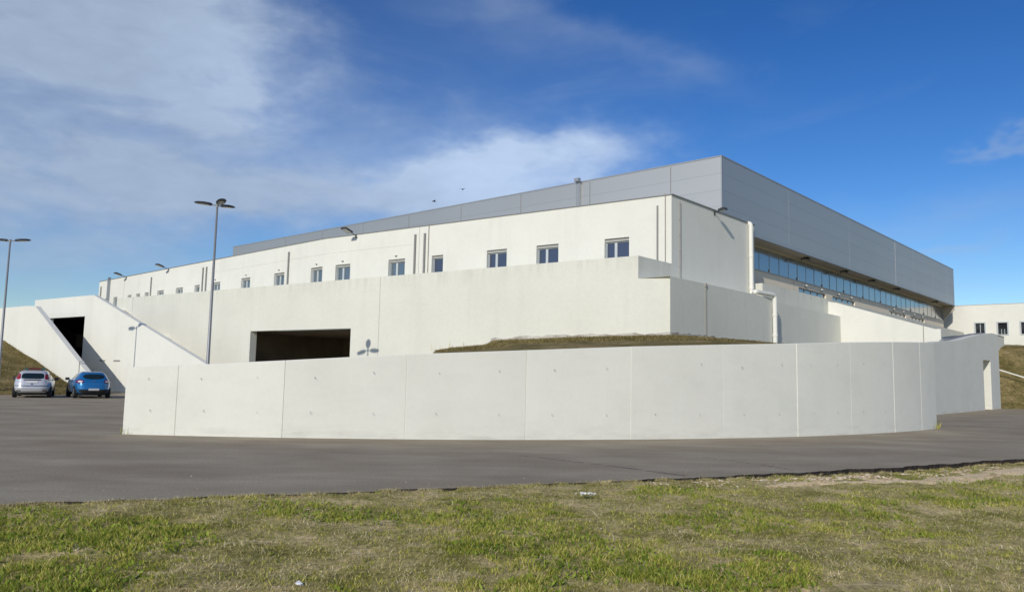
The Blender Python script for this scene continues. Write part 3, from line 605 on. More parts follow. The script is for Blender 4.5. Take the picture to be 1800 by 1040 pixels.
# ------------------------------------------------------------------ annex at far right
HE = G0+R*67.3
ann = empty('annex_building', v3(HE, 0), 'white flat-roofed building with small framed windows at the right edge', 'building')
m = MB(); FW = [(2.76+2.25*k, 3.69+2.25*k, 7.6, 8.93) for k in range(9)]
wall_grid(m, HE, -L, -R, -3, 40, 0, 11.07, FW, .25)
for p, q in ((HE-L*40, HE-L*40+R*15), (HE-L*40+R*15, HE+L*3+R*15)): m.quad(v3(p, 0), v3(q, 0), v3(q, 11.07), v3(p, 11.07))
m.poly([v3(q, 10.9) for q in (HE+L*3, HE-L*40, HE-L*40+R*15, HE+L*3+R*15)]); m.build('wall', 'plaster', ann)
m = MB(); strip(m, HE+L*0, HE-L*40, -R, 11.072, 11.12, -.3, .05); m.build('coping', 'frame', ann)
for k, (a, b, z0, z1) in enumerate(FW[:4]):
    f = MB(); P = HE
    def SB(mb, sa, sb, za, zb, o0, o1, mi=0): strip(mb, HE-L*sa, HE-L*sb, -R, za, zb, o0, o1, mi)
    SB(f, a-.14, a-.002, z0-.1, z1+.14, 0.002, .05); SB(f, b+.002, b+.14, z0-.1, z1+.14, 0.002, .05); SB(f, a, b, z1+.002, z1+.138, 0.002, .05); SB(f, a, b, z0-.1, z0-.002, .002, .07)
    if k != 1: SB(f, (a+b)/2-.03, (a+b)/2+.03, z0, z1, -.24, -.19)
    else: SB(f, a+.3, a+.34, z0, z0+.6, -.24, -.19); SB(f, a+.6, a+.64, z0, z0+.6, -.24, -.19)
    wo_ = f.build('window', 'frame', ann); pn = MB(); SB(pn, a, b, z0, z1, -.26, -.245); pn.build('pane', 'darkglass', wo_)

# ------------------------------------------------------------------ stair walls at left
WD = V2(math.cos(rad(36)), -math.sin(rad(36))); WN = V2(-math.sin(rad(36)), -math.cos(rad(36))); W0 = V2(-27.93, 55.35)
back = empty('stair_wall', v3(W0, 0), 'white wall with a long sloping top, a black opening and a diagonal shadow, left of the terrace', 'wall')
m = MB(); p2 = [(-14.2, 7.12), (-4.4, 7.12), (3.6, 4.45), (10.3, 2.21), (13.5, 1.1)]
hole = (-11.5, -5.5, 1.2, 5.55)
for (s0, za), (s1, zb) in zip(p2[:-1], p2[1:]):
    if s0 == -14.2:
        for (a, b, z0, z1) in ((-14.2, -11.5, 0, 7.12), (-11.5, -5.5, 5.55, 7.12), (-5.5, -4.4, 0, 7.12)):
            A, B = W0+WD*a, W0+WD*b; m.prism([A, B, B-WN*.35, A-WN*.35], z0, z1)
    else:
        A, B = W0+WD*s0, W0+WD*s1; m.prism([A, B, B-WN*.35, A-WN*.35], 0, [za, zb, zb, za])
m.build('wall', 'plaster', back)
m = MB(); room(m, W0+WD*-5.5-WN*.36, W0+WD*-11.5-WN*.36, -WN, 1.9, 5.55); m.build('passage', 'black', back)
m = MB()
for a, b in ((-2.75, -1.95), (-.72, .16)): strip(m, W0+WD*a, W0+WD*b, WN, 2.16, 2.25, .003, .03)
m.build('slot_light', 'pipe_grey', back)
m = MB(); strip(m, W0+WD*-3.0, W0+WD*9, WN, -.02, .13, .003, .45); m.build('plinth', 'concrete', back)
m = MB(); q = W0+WD*2.45+WN*.01; 
A0 = W0+WN*3.5
front = empty('front_stair_wall', v3(A0, 0), 'white wall with a steep sloping right edge, behind the two parked cars', 'wall')
m = MB(); kk = 3.5/3.0
p1 = [(-34, 6.12), (-6.7, 6.12)]
def sx(px_s): return px_s
m.prism([A0+WD*-34, A0+WD*-6.7, A0+WD*-6.7-WN*.35, A0+WD*-34-WN*.35], 0, 6.08); m.prism([A0+WD*-6.7, A0+WD*-5.55, A0+WD*-5.55-WN*.35, A0+WD*-6.7-WN*.35], 0, [6.08, 6.02, 6.02, 6.08])
p1 = [(-5.55, 6.02), (2.55, 1.5), (5.2, .02)]
for (s0, za), (s1, zb) in zip(p1[:-1], p1[1:]):
    A, B = A0+WD*s0, A0+WD*s1; m.prism([A, B, B-WN*.35, A-WN*.35], -.05, [za, zb, zb, za])
m.build('wall', 'plaster', front)
m = MB()
for (a, b, z0, z1) in ((1.75, 1.80, .1, 2.1), (1.80, 2.5, 2.05, 2.1)): strip(m, A0+WD*a, A0+WD*b, WN, z0, min(z1, 2.1), .003, .03)
m.build('hatch_frame', 'pipe_grey', front)
# step at the left of the back wall roofline
# flights of stairs against the terrace wall
st = empty('outdoor_staircase', v3(P0+T*45, 0), 'concrete steps, coloured dark for shade, climbing along the terrace wall behind the sloping stair wall', 'stairs')
SW = .45
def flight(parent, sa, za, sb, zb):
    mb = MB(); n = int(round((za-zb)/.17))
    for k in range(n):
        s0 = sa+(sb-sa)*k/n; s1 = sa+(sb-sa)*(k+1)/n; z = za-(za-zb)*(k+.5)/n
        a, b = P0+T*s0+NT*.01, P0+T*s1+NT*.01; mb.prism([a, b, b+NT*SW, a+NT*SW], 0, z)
    return mb.build('flight', 'footing', parent)  # weathered bare concrete, chosen dark so the steps look unlit
def landing(name, s0, s1, z):
    mb = MB(); a, b = P0+T*s0+NT*.01, P0+T*s1+NT*.01; mb.prism([a, b, b+NT*SW, a+NT*SW], 0, z); mb.build(name, 'terrace', st)
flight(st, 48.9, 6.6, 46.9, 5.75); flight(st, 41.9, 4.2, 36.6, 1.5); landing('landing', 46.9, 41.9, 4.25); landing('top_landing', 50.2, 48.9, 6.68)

# ------------------------------------------------------------------ grass banks
def nse(x, y, s=1., k=0): return (math.sin(x*1.3*s+k)+math.sin(y*1.7*s+2*k)+math.sin((x+y)*2.9*s+k)*.5+math.sin((x-y)*5.1*s)*.3)/2.8
def bank_mid(u, v):
    th = 7.+u*38.; a = arc(th, -.3); za = ztop(th)-.22
    s_ = 14.0-u*15.8 if u < .3333 else None
    if u < .58: t = u/.58; b = P0+T*(15.-t*16.75); zb = float(np.interp(15.-t*16.75, [-1.75, 4, 9.0, 9.6, 12, 13.2, 13.8, 15], [3.78, 3.74, 3.62, 3.38, 3.22, 3.05, 2.4, 1.2]))
    else: t = (u-.58)/.42; b = C2+R*(t*12.); zb = 3.76-.30*t
    za = min(za, zb) if u < .2 else za
    z = za+(zb-za)*(v**.8)+.05*nse(a.x*2, v*8)*(1-v); p = a+(b-a)*v
    return (p.x, p.y, z)
m = MB(); m.grid(bank_mid, 160, 20)
for i in range(60):
    u0, u1 = i/60, (i+1)/60
bm_ = tag(m.build('grass_bank', 'bank', smooth=True), kind='structure'); bm_['label'] = 'dry grass bank between the curved wall and the terrace'
FOOTL = [(-62, 34.), (-40, 40.5), (-30.5, 44.2), (-27.5, 46.5), (-25.9, 50.)]
def bank_left(u, v):
    s_ = -34+u*34.6; top = A0+WD*s_+WN*.0
    zt = float(np.interp(s_, [-34, -12.4, -10.4, -6.9, -4.85, -1.2, .7], [4.6, 3.62, 3.60, 2.62, 2.15, .98, .0]))
    k = np.interp(u, [0, .45, .70, .88, 1], [0, 1, 2, 3, 4]); i = min(3, int(k)); f = V2(*FOOTL[i])*(1-(k-i))+V2(*FOOTL[i+1])*(k-i)
    p = f+(top-f)*v; z = zt*(v**.9)+.10*nse(p.x, p.y, 1.)*math.sin(PI*v)-.02*(1-v)
    return (p.x, p.y, z)
m = MB(); m.grid(bank_left, 60, 26); tag(m.build('grass_bank', 'bank', smooth=True), kind='structure')
def bank_right(u, v):
    f = V2(35.9, 58.55)+V2(40*u, 1.5*u); top = HE+L*4-L*(u*40)-R*.05; zt = float(np.interp(u, [0, .18, .28, .5, 1], [6.15, 6.1, 5.7, 5., 4.]))
    p = f+(top-f)*v; return (p.x, p.y, zt*float(np.interp(v, [0, .20, .27, .34, 1], [0, .66, .83, .88, 1]))+.12*nse(p.x, p.y, .7)*math.sin(PI*v)-.02*(1-v))
m = MB(); m.grid(bank_right, 50, 80); tag(m.build('grass_bank', 'bank', smooth=True), kind='structure')
m = MB(); pts = []
for t in np.linspace(0, 1, 10):
    s_ = -10.9+t*6.4; z = float(np.interp(s_, [-10.9, -4.5], [3.15, 1.62])); p = A0+WD*s_+WN*2.2; pts.append(v3(p, z+.22))
for a, b in zip(pts[:-1], pts[1:]): m.obox((a+b)/2, (b-a)/2, v3(WN*.12, 0), (0, 0, .05))
tag(m.build('drain_channel', 'concrete'), 'thin pale concrete drain channel running down the left grass bank', 'drain')
m = MB(); m.tube([(38.2, 63.2, 3.45), (39.6, 62.1, 2.85), (41.2, 61.2, 2.2), (43.2, 60.4, 1.6), (45, 59.8, 1.1)], .055, 10)
tag(m.build('bank_pipe', 'pvc'), 'thin white pipe lying down the right grass bank', 'pipe')

# ------------------------------------------------------------------ street lamps
def lamp_head(mb_a, mb_h, mb_l, c, d, tilt=.10):
    d = Vector(d).normalized(); s_ = Vector((-d.y, d.x, 0)); u = Vector((d.x*math.cos(tilt), d.y*math.cos(tilt), math.sin(tilt))); n = u.cross(s_).normalized(); n = -n if n.z < 0 else n
    c = Vector(c); mb_a.tube([c, c+u*.32], .03, 8)
    prof_ = [(.26, .08, .07), (.36, .16, .10), (.62, .22, .11), (.92, .20, .09), (1.08, .12, .05)]; rings = []
    for t, hw, hh in prof_:
        q = c+u*t; rings.append([q+s_*hw*math.cos(a)+n*hh*max(-.35, math.sin(a)) for a in np.linspace(0, 2*PI, 13)[:-1]])
    k = len(mb_h.v)
    for rg in rings: mb_h.v += [tuple(x) for x in rg]
    for i in range(len(rings)-1):
        for j in range(12): mb_h.f.append((k+i*12+j, k+i*12+(j+1) % 12, k+(i+1)*12+(j+1) % 12, k+(i+1)*12+j)); mb_h.m.append(0)
    mb_h.f.append(tuple(range(k, k+12))); mb_h.m.append(0); mb_h.f.append(tuple(range(k+48, k+60))); mb_h.m.append(0)
    mb_l.poly([c+u*t+s_*hw*sg-n*.042 for t, hw, sg in ((.40, .10, 1), (.60, .145, 1), (.82, .13, 1), (.93, .07, 1), (.93, .07, -1), (.82, .13, -1), (.60, .145, -1), (.40, .10, -1))])
def street_lamp(loc, h, dirs, label):
    root = empty('street_lamp', loc, label, 'street lamp', 'street lamps by the car park')
    m = MB(); m.tube([(0, 0, -.05), (0, 0, 1.2), (0, 0, 1.25), (0, 0, h)], [.105, .095, .085, .045], 14); local(m, 'pole', 'greypole', root, True)
    m = MB(); b_ = MB(); b_.box(-.16, .16, -.16, .16, -.04, .02); local(b_, 'base_plate', 'greypole', root); m.tube([(0, 0, h-.12), (0, 0, h+.10)], .06, 12)
    ar = m
    for a in dirs:
        hh, ll, d = MB(), MB(), (math.sin(rad(a)), math.cos(rad(a)), 0)
        lamp_head(ar, hh, ll, (0, 0, h), d); ho = local(hh, 'lamp_head', 'lampdark', root, False); le = ll.build('lens', 'lens', None, recalc=False); le.parent = ho
    local(ar, 'bracket', 'greypole', root)
    return root
street_lamp((-14.55, 37.3, 0), 9.70, (-95, 25, 145), 'tall grey street lamp with three lamp heads standing before the terrace wall')
street_lamp((-30.07, 45.7, 0), 9.10, (-68, 78), 'tall grey street lamp with two heads at the left edge of the photo')
# ------------------------------------------------------------------ floodlights
def floodlight(loc, nn, label, arm=.62, size=(.36, .25), rise=.16, tilt=.30, group='floodlights along the roof edge', drop=0.):
    root = empty('floodlight', loc, label, 'floodlight', group); n3 = Vector((nn.x, nn.y, 0)); s3 = Vector((-nn.y, nn.x, 0))
    m = MB(); m.obox(n3*.02+Vector((0, 0, -.08)), s3*.06, n3*.015, (0, 0, .11)); m.tube([(0, 0, -.05), n3*arm*.5+Vector((0, 0, rise*.4-drop*.5)), n3*arm+Vector((0, 0, rise-drop))], .028, 8); local(m, 'bracket', 'lampdark', root)
    m = MB(); c = n3*(arm+size[0]*.8)+Vector((0, 0, rise+.06-drop)); u = (n3*math.cos(tilt)+Vector((0, 0, math.sin(tilt)))).normalized(); v = u.cross(s3).normalized(); v = -v if v.z < 0 else v
    m.obox(c, u*size[0], s3*size[1], v*.06); m.obox(c+v*.08, u*size[0]*.6, s3*size[1]*.7, v*.025); ho = local(m, 'lamp_body', 'lampdark', root)
    m = MB(); q = [c+u*size[0]*.85*a+s3*size[1]*.85*b-v*.063 for a, b in ((-1, -1), (1, -1), (1, 1), (-1, 1))]; m.quad(*q); le = m.build('lens', 'lens', None, recalc=False); le.parent = ho
    return root
floodlight(v3(fac(24.1), 11.46), N1, 'largest black floodlight on the long roof edge, above two windows of the white facade')
floodlight(v3(fac(54.7), 11.46), N2, 'black floodlight on the far roof edge, just left of the three-headed street lamp')
floodlight(v3(fac(65.5), 11.46), N2, 'farthest black floodlight on the long roof edge, near its left end')
floodlight(v3(C1+R*4.9, 11.42), NR, 'black floodlight on the grey side wall near the building corner, casting a slanting shadow', arm=.35, size=(.22, .17), rise=.02, tilt=.1)
FLN = ['nearest', 'second nearest', 'middle', 'second farthest', 'farthest']
for k, s in enumerate((20.8, 29.2, 36.4, 43.9, 58.5)):
    floodlight(v3(Q0+R*s-NR*.9, 10.84), NR, FLN[k]+' of five dark floodlights under the metal hall overhang above the strip windows', arm=.25, size=(.24, .20), rise=-.12, tilt=-.35, group='floodlights under the hall overhang')

# ------------------------------------------------------------------ cars
def car(loc, heading, spec, label):
    root = empty('parked_car', loc, label, 'car', 'cars parked by the stair wall')
    root.rotation_euler = (0, 0, -rad(heading)); Lc = spec['len']; NEXP = 4.6
    rows = spec['rows']    # z, xrear, xfront, halfwidth ; car points along +Y, rear at y=0
    rz = [q[0] for q in rows]
    def par(z): return [float(np.interp(z, rz, [q[i] for q in rows])) for i in (1, 2, 3)]
    def rear(y, z, o=0.):
        xr, xf, b = par(z); xc, a = (xr+xf)/2, (xf-xr)/2; t = min(1, abs(y)/b); return Vector((y, xc-a*(1-t**NEXP)**(1/NEXP)-o, z))
    def front_(y, z, o=0.):
        xr, xf, b = par(z); xc, a = (xr+xf)/2, (xf-xr)/2; t = min(1, abs(y)/b); return Vector((y, xc+a*(1-t**NEXP)**(1/NEXP)+o, z))
    def side(x, z, sg, o=0.):
        xr, xf, b = par(z); xc, a = (xr+xf)/2, (xf-xr)/2; t = min(.999, abs(x-xc)/a); return Vector((sg*(b*(1-t**NEXP)**(1/NEXP)+o), x, z))
    m = MB(); n = 56; rings = []
    zz = np.unique(np.concatenate([np.linspace(rz[0], rz[-1], 30), rz]))
    for z in zz:
        xr, xf, b = par(z); xc, a = (xr+xf)/2, (xf-xr)/2; k = len(m.v); rings.append(k)
        for q in range(n):
            t = 2*PI*q/n; c, s_ = math.cos(t), math.sin(t); m.v.append((b*math.copysign(abs(s_)**(2/NEXP), s_), xc-a*math.copysign(abs(c)**(2/NEXP), c), float(z)))
    for i in range(len(rings)-1):
        for q in range(n): m.f.append((rings[i]+q, rings[i]+(q+1) % n, rings[i+1]+(q+1) % n, rings[i+1]+q)); m.m.append(0)
    m.f.append(tuple(rings[-1]+q for q in range(n))); m.m.append(0); m.f.append(tuple(rings[0]+q for q in range(n))); m.m.append(0)
    body = local(m, 'body', spec['paint'], root, True)
    def patch(fn, name, mat, parent, nu=10, nv=6):
        mb = MB(); mb.grid(fn, nu, nv); o_ = mb.build(name, mat, None, True, recalc=False); o_.parent = parent; return o_
    def ell(cy, cz, hy, hz, e=3., bot=1., o=.008):
        def fn(u, v):
            a, b = 2*u-1, 2*v-1; s = (abs(a)**e+abs(b)**e)**(1/e) if (a or b) else 1; mxx = max(abs(a), abs(b)); f = mxx/s if s else 0
            yy = a*f*hy; z = cz+b*f*hz; yy *= 1+(bot-1)*(1-(z-cz+hz)/(2*hz)); return rear(cy+yy, z, o)
        return fn
    gm = spec['glassmat']
    rw = patch(ell(0, *spec['rwin']), 'rear_window', gm, root, 16, 10)
    mb = MB(); a, b = rear(-.02, spec['rwin'][0]-spec['rwin'][2]+.02, .02), rear(.28, spec['rwin'][0]-spec['rwin'][2]*.3, .02); mb.tube([a, b], .01, 6); wp = mb.build('wiper', 'lampdark', None); wp.parent = rw
    for sg in (-1, 1):
        for (x0, x1, x2, x3, z0, z1) in spec['swins']:
            patch(lambda u, v: side((x0+(x1-x0)*u)*(1-v)+(x2+(x3-x2)*u)*v, z0+(z1-z0)*v, sg, .006), 'side_window', gm, root, 8, 4)
        cy, cz, hy, hz, e, bt = spec['tail']
        tl = patch(ell(sg*cy, cz, hy, hz, e, bt, .012), 'tail_light', spec['tailmat'], root, 8, 8)
        if spec.get('taillens'):
            q = patch(ell(sg*(cy-.02), cz, hy*.55, hz*.45, 2.2, 1, .02), 'light_lens', 'carlens', None, 6, 6); q.parent = tl
        mb = MB(); mb.obox((sg*(spec['mir'][1]+.10), spec['mir'][0], spec['mir'][2]), (.10, 0, 0), (0, .06, 0), (0, 0, .075)); mb.obox((sg*(spec['mir'][1]-.02), spec['mir'][0]+.03, spec['mir'][2]-.06), (.06, 0, 0), (0, .02, 0), (0, 0, .02)); local(mb, 'wing_mirror', 'lampdark', root)
    patch(lambda u, v: front_((2*u-1)*(.62-.10*v), spec['ws'][0]+(spec['ws'][1]-spec['ws'][0])*v, .006), 'windscreen', gm, root, 10, 5)
    z0, z1 = spec['lowz']
    patch(lambda u, v: rear((2*u-1)*(spec['rows'][1][3]-.10), z0+(z1-z0)*v, .010), 'lower_bumper', spec['lowmat'], root, 18, 3)
    if spec.get('trim'):
        zt_ = spec['trim']; patch(lambda u, v: rear((2*u-1)*.80, zt_+.035*v, .016), 'bumper_trim', 'lampdark', root, 18, 2)
        for sg in (-1, 1): patch(lambda u, v: rear(sg*(.50+.20*u), .36+.05*v, .014), 'bumper_vent', 'lampdark', root, 4, 2)
        patch(lambda u, v: rear((2*u-1)*.40, .935+.045*v, .02), 'hatch_handle', 'lampdark', root, 8, 2)
    pz, ph, pw = spec['plate']; pl = patch(lambda u, v: rear((2*u-1)*pw, pz+ph*v, .022), 'number_plate', 'plate', root, 4, 2)
    q = patch(lambda u, v: rear((2*u-1)*.05+spec.get('emby', 0), spec['emb']+.08*v, .012), 'badge', 'chrome', root, 3, 3)
    for x in spec['wheels']:
        for sg in (-1, 1):
            b = spec['rows'][2][3]; mb = MB(); xo = sg*(b-.10); rr = .31
            prof_ = [(-.10, .22), (-.10, .28), (-.06, rr), (.06, rr), (.10, .28), (.10, .22)]
            k = len(mb.v); nn_ = 24
            for dx, r_ in prof_:
                for q in range(nn_): t = 2*PI*q/nn_; mb.v.append((xo+dx, x+r_*math.cos(t), rr+r_*math.sin(t)))
            for i in range(5):
                for q in range(nn_): mb.f.append((k+i*nn_+q, k+i*nn_+(q+1) % nn_, k+(i+1)*nn_+(q+1) % nn_, k+(i+1)*nn_+q)); mb.m.append(0)
            wh = local(mb, 'wheel', 'tyre', root)
            rm = MB(); rm.poly([(xo+sg*.075, x+.225*math.cos(t), rr+.225*math.sin(t)) for t in np.linspace(0, 2*PI, 21)[:-1]])
            for t in np.linspace(0, 2*PI, 6)[:-1]: rm.obox((xo+sg*.085, x+.11*math.cos(t), rr+.11*math.sin(t)), (.012, 0, 0), (0, .10*math.cos(t), .10*math.sin(t)), (0, -.022*math.sin(t), .022*math.cos(t)), 1)
            ro = rm.build('rim', ['lampdark', 'galv'], None); ro.parent = wh
            ac = MB(); 
            for i in range(12):
                t0, t1 = PI*i/12-.15, PI*(i+1)/12-.15
                P_ = lambda t, r_: side(x+r_*math.cos(t), max(rz[0]+.01, rr+r_*math.sin(t)), sg, .007)
                ac.quad(P_(t0, .02), P_(t1, .02), P_(t1, .365), P_(t0, .365))
            ac_ = ac.build('wheel_arch', 'tyre', None, recalc=False); ac_.parent = root
    ub = MB(); ub.box(-.70, .70, .35, Lc-.35, .16, .33); local(ub, 'underbody', 'tyre', root)
    if spec.get('bar'):
        mb = MB(); z = rows[-1][0]; mb.obox((0, 1.35, z+.09), (.30, 0, 0), (0, .13, 0), (0, 0, .055)); 
        for sg in (-1, 1): mb.obox((sg*.39, 1.35, z+.085), (.088, 0, 0), (0, .13, 0), (0, 0, .05), 1); mb.obox((sg*.35, 1.35, z+.015), (.03, 0, 0), (0, .05, 0), (0, 0, .03), 2)
        local(mb, 'roof_bar', ['barred', 'barteal', 'lampdark'], root)
    else:
        mb = MB(); z = rows[-1][0]; mb.tube([(0, .75, z-.01), (0, .60, z+.14)], .008, 6); local(mb, 'antenna', 'lampdark', root)
    return root
def paint(name, c, metal=.3, rough=.28):
    m, n, l, b = newmat(name); b.inputs['Base Color'].default_value = (*c, 1); b.inputs['Metallic'].default_value = metal; b.inputs['Roughness'].default_value = rough; b.inputs['Coat Weight'].default_value = .6; b.inputs['Coat Roughness'].default_value = .08; M[name] = m
paint('silver_paint', (.62, .63, .66), .3); paint('blue_paint', (.02, .17, .42), .35)
M['carglass'] = glass('car_glass', (.015, .03, .035), .25, .06); M['tyre'] = flat('tyre_rubber', (.012, .012, .013), .8); M['taillamp'] = flat('red_tail_lamp', (.28, .015, .02), .2)
M['tailpurple'] = flat('dark_red_lamp', (.14, .01, .03), .2); M['carlens'] = flat('clear_lens', (.75, .7, .75), .15); M['plate'] = flat('plate_white', (.6, .6, .6), .5); M['chrome'] = flat('chrome', (.7, .7, .7), .2, .9)
M['barred'] = flat('red_roof_bar', (.10, .02, .015), .4); M['barteal'] = flat('teal_roof_bar', (.03, .09, .08), .4); M['silverlow'] = M['silver_paint']
silver = dict(len=4.15, paint='silver_paint', rows=[(.27, .16, 4.0, .76), (.36, .05, 4.1, .86), (.52, .0, 4.15, .90), (.64, .03, 4.14, .905), (.80, .10, 4.05, .90), (.93, .16, 3.9, .87), (1.00, .20, 3.0, .85), (1.12, .30, 2.72, .79), (1.25, .42, 2.4, .72), (1.36, .55, 2.1, .66), (1.42, .70, 1.95, .60), (1.455, 1.0, 1.7, .42)],
    glassmat='carglass', rwin=(1.165, .50, .15, 5., 1.06), swins=[(.75, 1.65, .95, 1.65, 1.02, 1.33), (1.72, 2.85, 1.72, 2.15, 1.02, 1.33)], tail=(.665, 1.14, .10, .155, 3.5, 1.12), tailmat='taillamp', mir=(2.55, .90, 1.0), ws=(1.04, 1.35), lowz=(.28, .31), lowmat='silver_paint', trim=.625, plate=(.80, .11, .26), emb=.70, wheels=(.72, 3.3), bar=True)
blue = dict(len=4.06, paint='blue_paint', rows=[(.24, .14, 3.9, .76), (.33, .04, 4.0, .87), (.50, .0, 4.06, .905), (.70, .02, 4.05, .91), (.85, .06, 3.95, .91), (.95, .12, 3.7, .88), (1.01, .17, 2.95, .84), (1.12, .27, 2.65, .77), (1.25, .38, 2.35, .69), (1.36, .48, 2.1, .60), (1.42, .62, 1.95, .52), (1.445, .9, 1.7, .38)],
    glassmat='carglass', rwin=(1.18, .52, .135, 2.6, 1.0), swins=[(.95, 1.6, 1.15, 1.6, 1.06, 1.33), (1.66, 2.8, 1.66, 2.15, 1.04, 1.33)], tail=(.68, .915, .19, .095, 2.3, 1.), tailmat='tailpurple', taillens=True, mir=(2.5, .90, 1.03), ws=(1.05, 1.35), lowz=(.25, .47), lowmat='tyre', plate=(.43, .11, .26), emb=.90, wheels=(.70, 3.25))
car((-25.55, 41.6, 0), -27.2, silver, 'silver hatchback with a dark bar on its roof, left of the blue car')
car((-22.75, 42.6, 0), -36.5, blue, 'blue hatchback seen from behind, parked right of the silver car')

# ------------------------------------------------------------------ litter, birds
def litter(loc, n, r, label, name='litter'):
    mb = MB()
    for k in range(n):
        c = Vector(loc)+Vector((random.uniform(-r, r), random.uniform(-r*.25, r*.25), random.uniform(.01, .03)))
        pts = [c+Vector((random.uniform(-.035, .035), random.uniform(-.03, .03), random.uniform(-.01, .035))) for _ in range(6)]
        for a in range(4): mb.poly([pts[a], pts[a+1], pts[(a+2) % 6]])
    tag(mb.build(name, 'litter', recalc=False), label, 'litter')
litter((1.09, 11.15, .0), 14, .14, 'crumpled white litter lying on the grass near the road edge')
litter((-1.62, 6.25, -.03), 2, .03, 'small scrap of white paper in the grass at the bottom edge')
def bird(loc, label, rot):
    root = empty('flying_bird', loc, label, 'bird', 'birds in the sky'); m = MB(); c, s_ = math.cos(rot), math.sin(rot)
    def q(x, y, z): return (x*c-y*s_, x*s_+y*c, z)
    m.tube([q(-.20, 0, 0), q(-.12, 0, .01), q(0, 0, .01), q(.12, 0, 0), q(.20, 0, .02)], [.01, .045, .06, .035, .012], 8); local(m, 'body', 'lampdark', root, True)
    for sg in (-1, 1):
        m = MB(); m.poly([q(.06, sg*.03, .02), q(.10, sg*.22, .10), q(.0, sg*.45, .04), q(-.06, sg*.20, .08), q(-.06, sg*.03, .02)]); m2 = m.build('wing', 'lampdark', None, recalc=False); m2.parent = root
bird((-.10520*70, 70, 1.65+.22718*70), 'tiny dark bird flying above the roof, the left of two', .4)
bird((-.06817*70, 70, 1.65+.24401*70), 'tiny dark bird flying above the roof, the right and higher of two', 1.2)

# ------------------------------------------------------------------ verge in the foreground
def vnoise(x, y, scale, seed):
    """smooth value noise on arrays"""
    rg = np.random.default_rng(seed); tab = rg.random((256, 256)); X = x*scale+1000.; Y = y*scale+1000.; xi = np.floor(X).astype(int); yi = np.floor(Y).astype(int); fx = X-xi; fy = Y-yi
    fx = fx*fx*(3-2*fx); fy = fy*fy*(3-2*fy); g_ = lambda a, b: tab[a % 256, b % 256]
    return (g_(xi, yi)*(1-fx)+g_(xi+1, yi)*fx)*(1-fy)+(g_(xi, yi+1)*(1-fx)+g_(xi+1, yi+1)*fx)*fy
def fbm(x, y, scale, seed, o=4): return sum(vnoise(x, y, scale*2**k, seed+k)*.5**k for k in range(o))/sum(.5**k for k in range(o))
EX = np.array([e[0] for e in EDGE]); EY = np.array([e[1] for e in EDGE])
def verge_z(x, y):
    d = np.interp(x, EX, EY)-y
    drop = np.clip((x-1.5)/6., 0, 1)*.085+.015
    z = -drop+(fbm(x, y, .8, 5)-.5)*.10*np.clip(d, 0, 1)+(fbm(x, y, 4.5, 9)-.5)*.075
    return z
m = MB(); gx = np.concatenate([np.linspace(-60, -13, 40), np.linspace(-12.8, 16, 290), np.linspace(16.5, 70, 50)]); nyy = 90
k0 = 0; pts = []
for x in gx:
    ye = edge_y(x)+.25; t = np.linspace(0, 1, nyy+1)**.8; yy = -3+(ye+3)*t; zz = verge_z(np.full_like(yy, x), yy); zz = np.where(yy > edge_y(x)-.35, np.minimum(zz, -.003-(.004+.075*np.clip((x-2.5)/6, 0, 1))*np.clip((yy-edge_y(x)+.6)/.4, 0, 1)), zz)
    pts.append(np.stack([np.full_like(yy, x), yy, np.where(yy > edge_y(x)+.02, zz-.12, zz)], 1))
for row in pts: m.v += [tuple(p) for p in row]
for i in range(len(gx)-1):
    for j in range(nyy): a = i*(nyy+1)+j; m.f.append((a, a+nyy+1, a+nyy+2, a+1)); m.m.append(0)
tag(m.build('grass_verge', 'verge', smooth=True, recalc=False), kind='structure')
def scatter_area(n, pad=.0):
    """random points inside the seen verge, denser nearer the viewer"""
    y = 5.2+(19-5.2)*RNG.random(n)**1.35; x = (RNG.random(n)*2-1)*(y*.72+.5)
    e = np.interp(x, EX, EY)+.05*np.sin(x*3.1)+.04*np.sin(x*7.7+1); ok = y < e-pad+RNG.normal(0, .07, n); return x[ok], y[ok], (e-y)[ok]
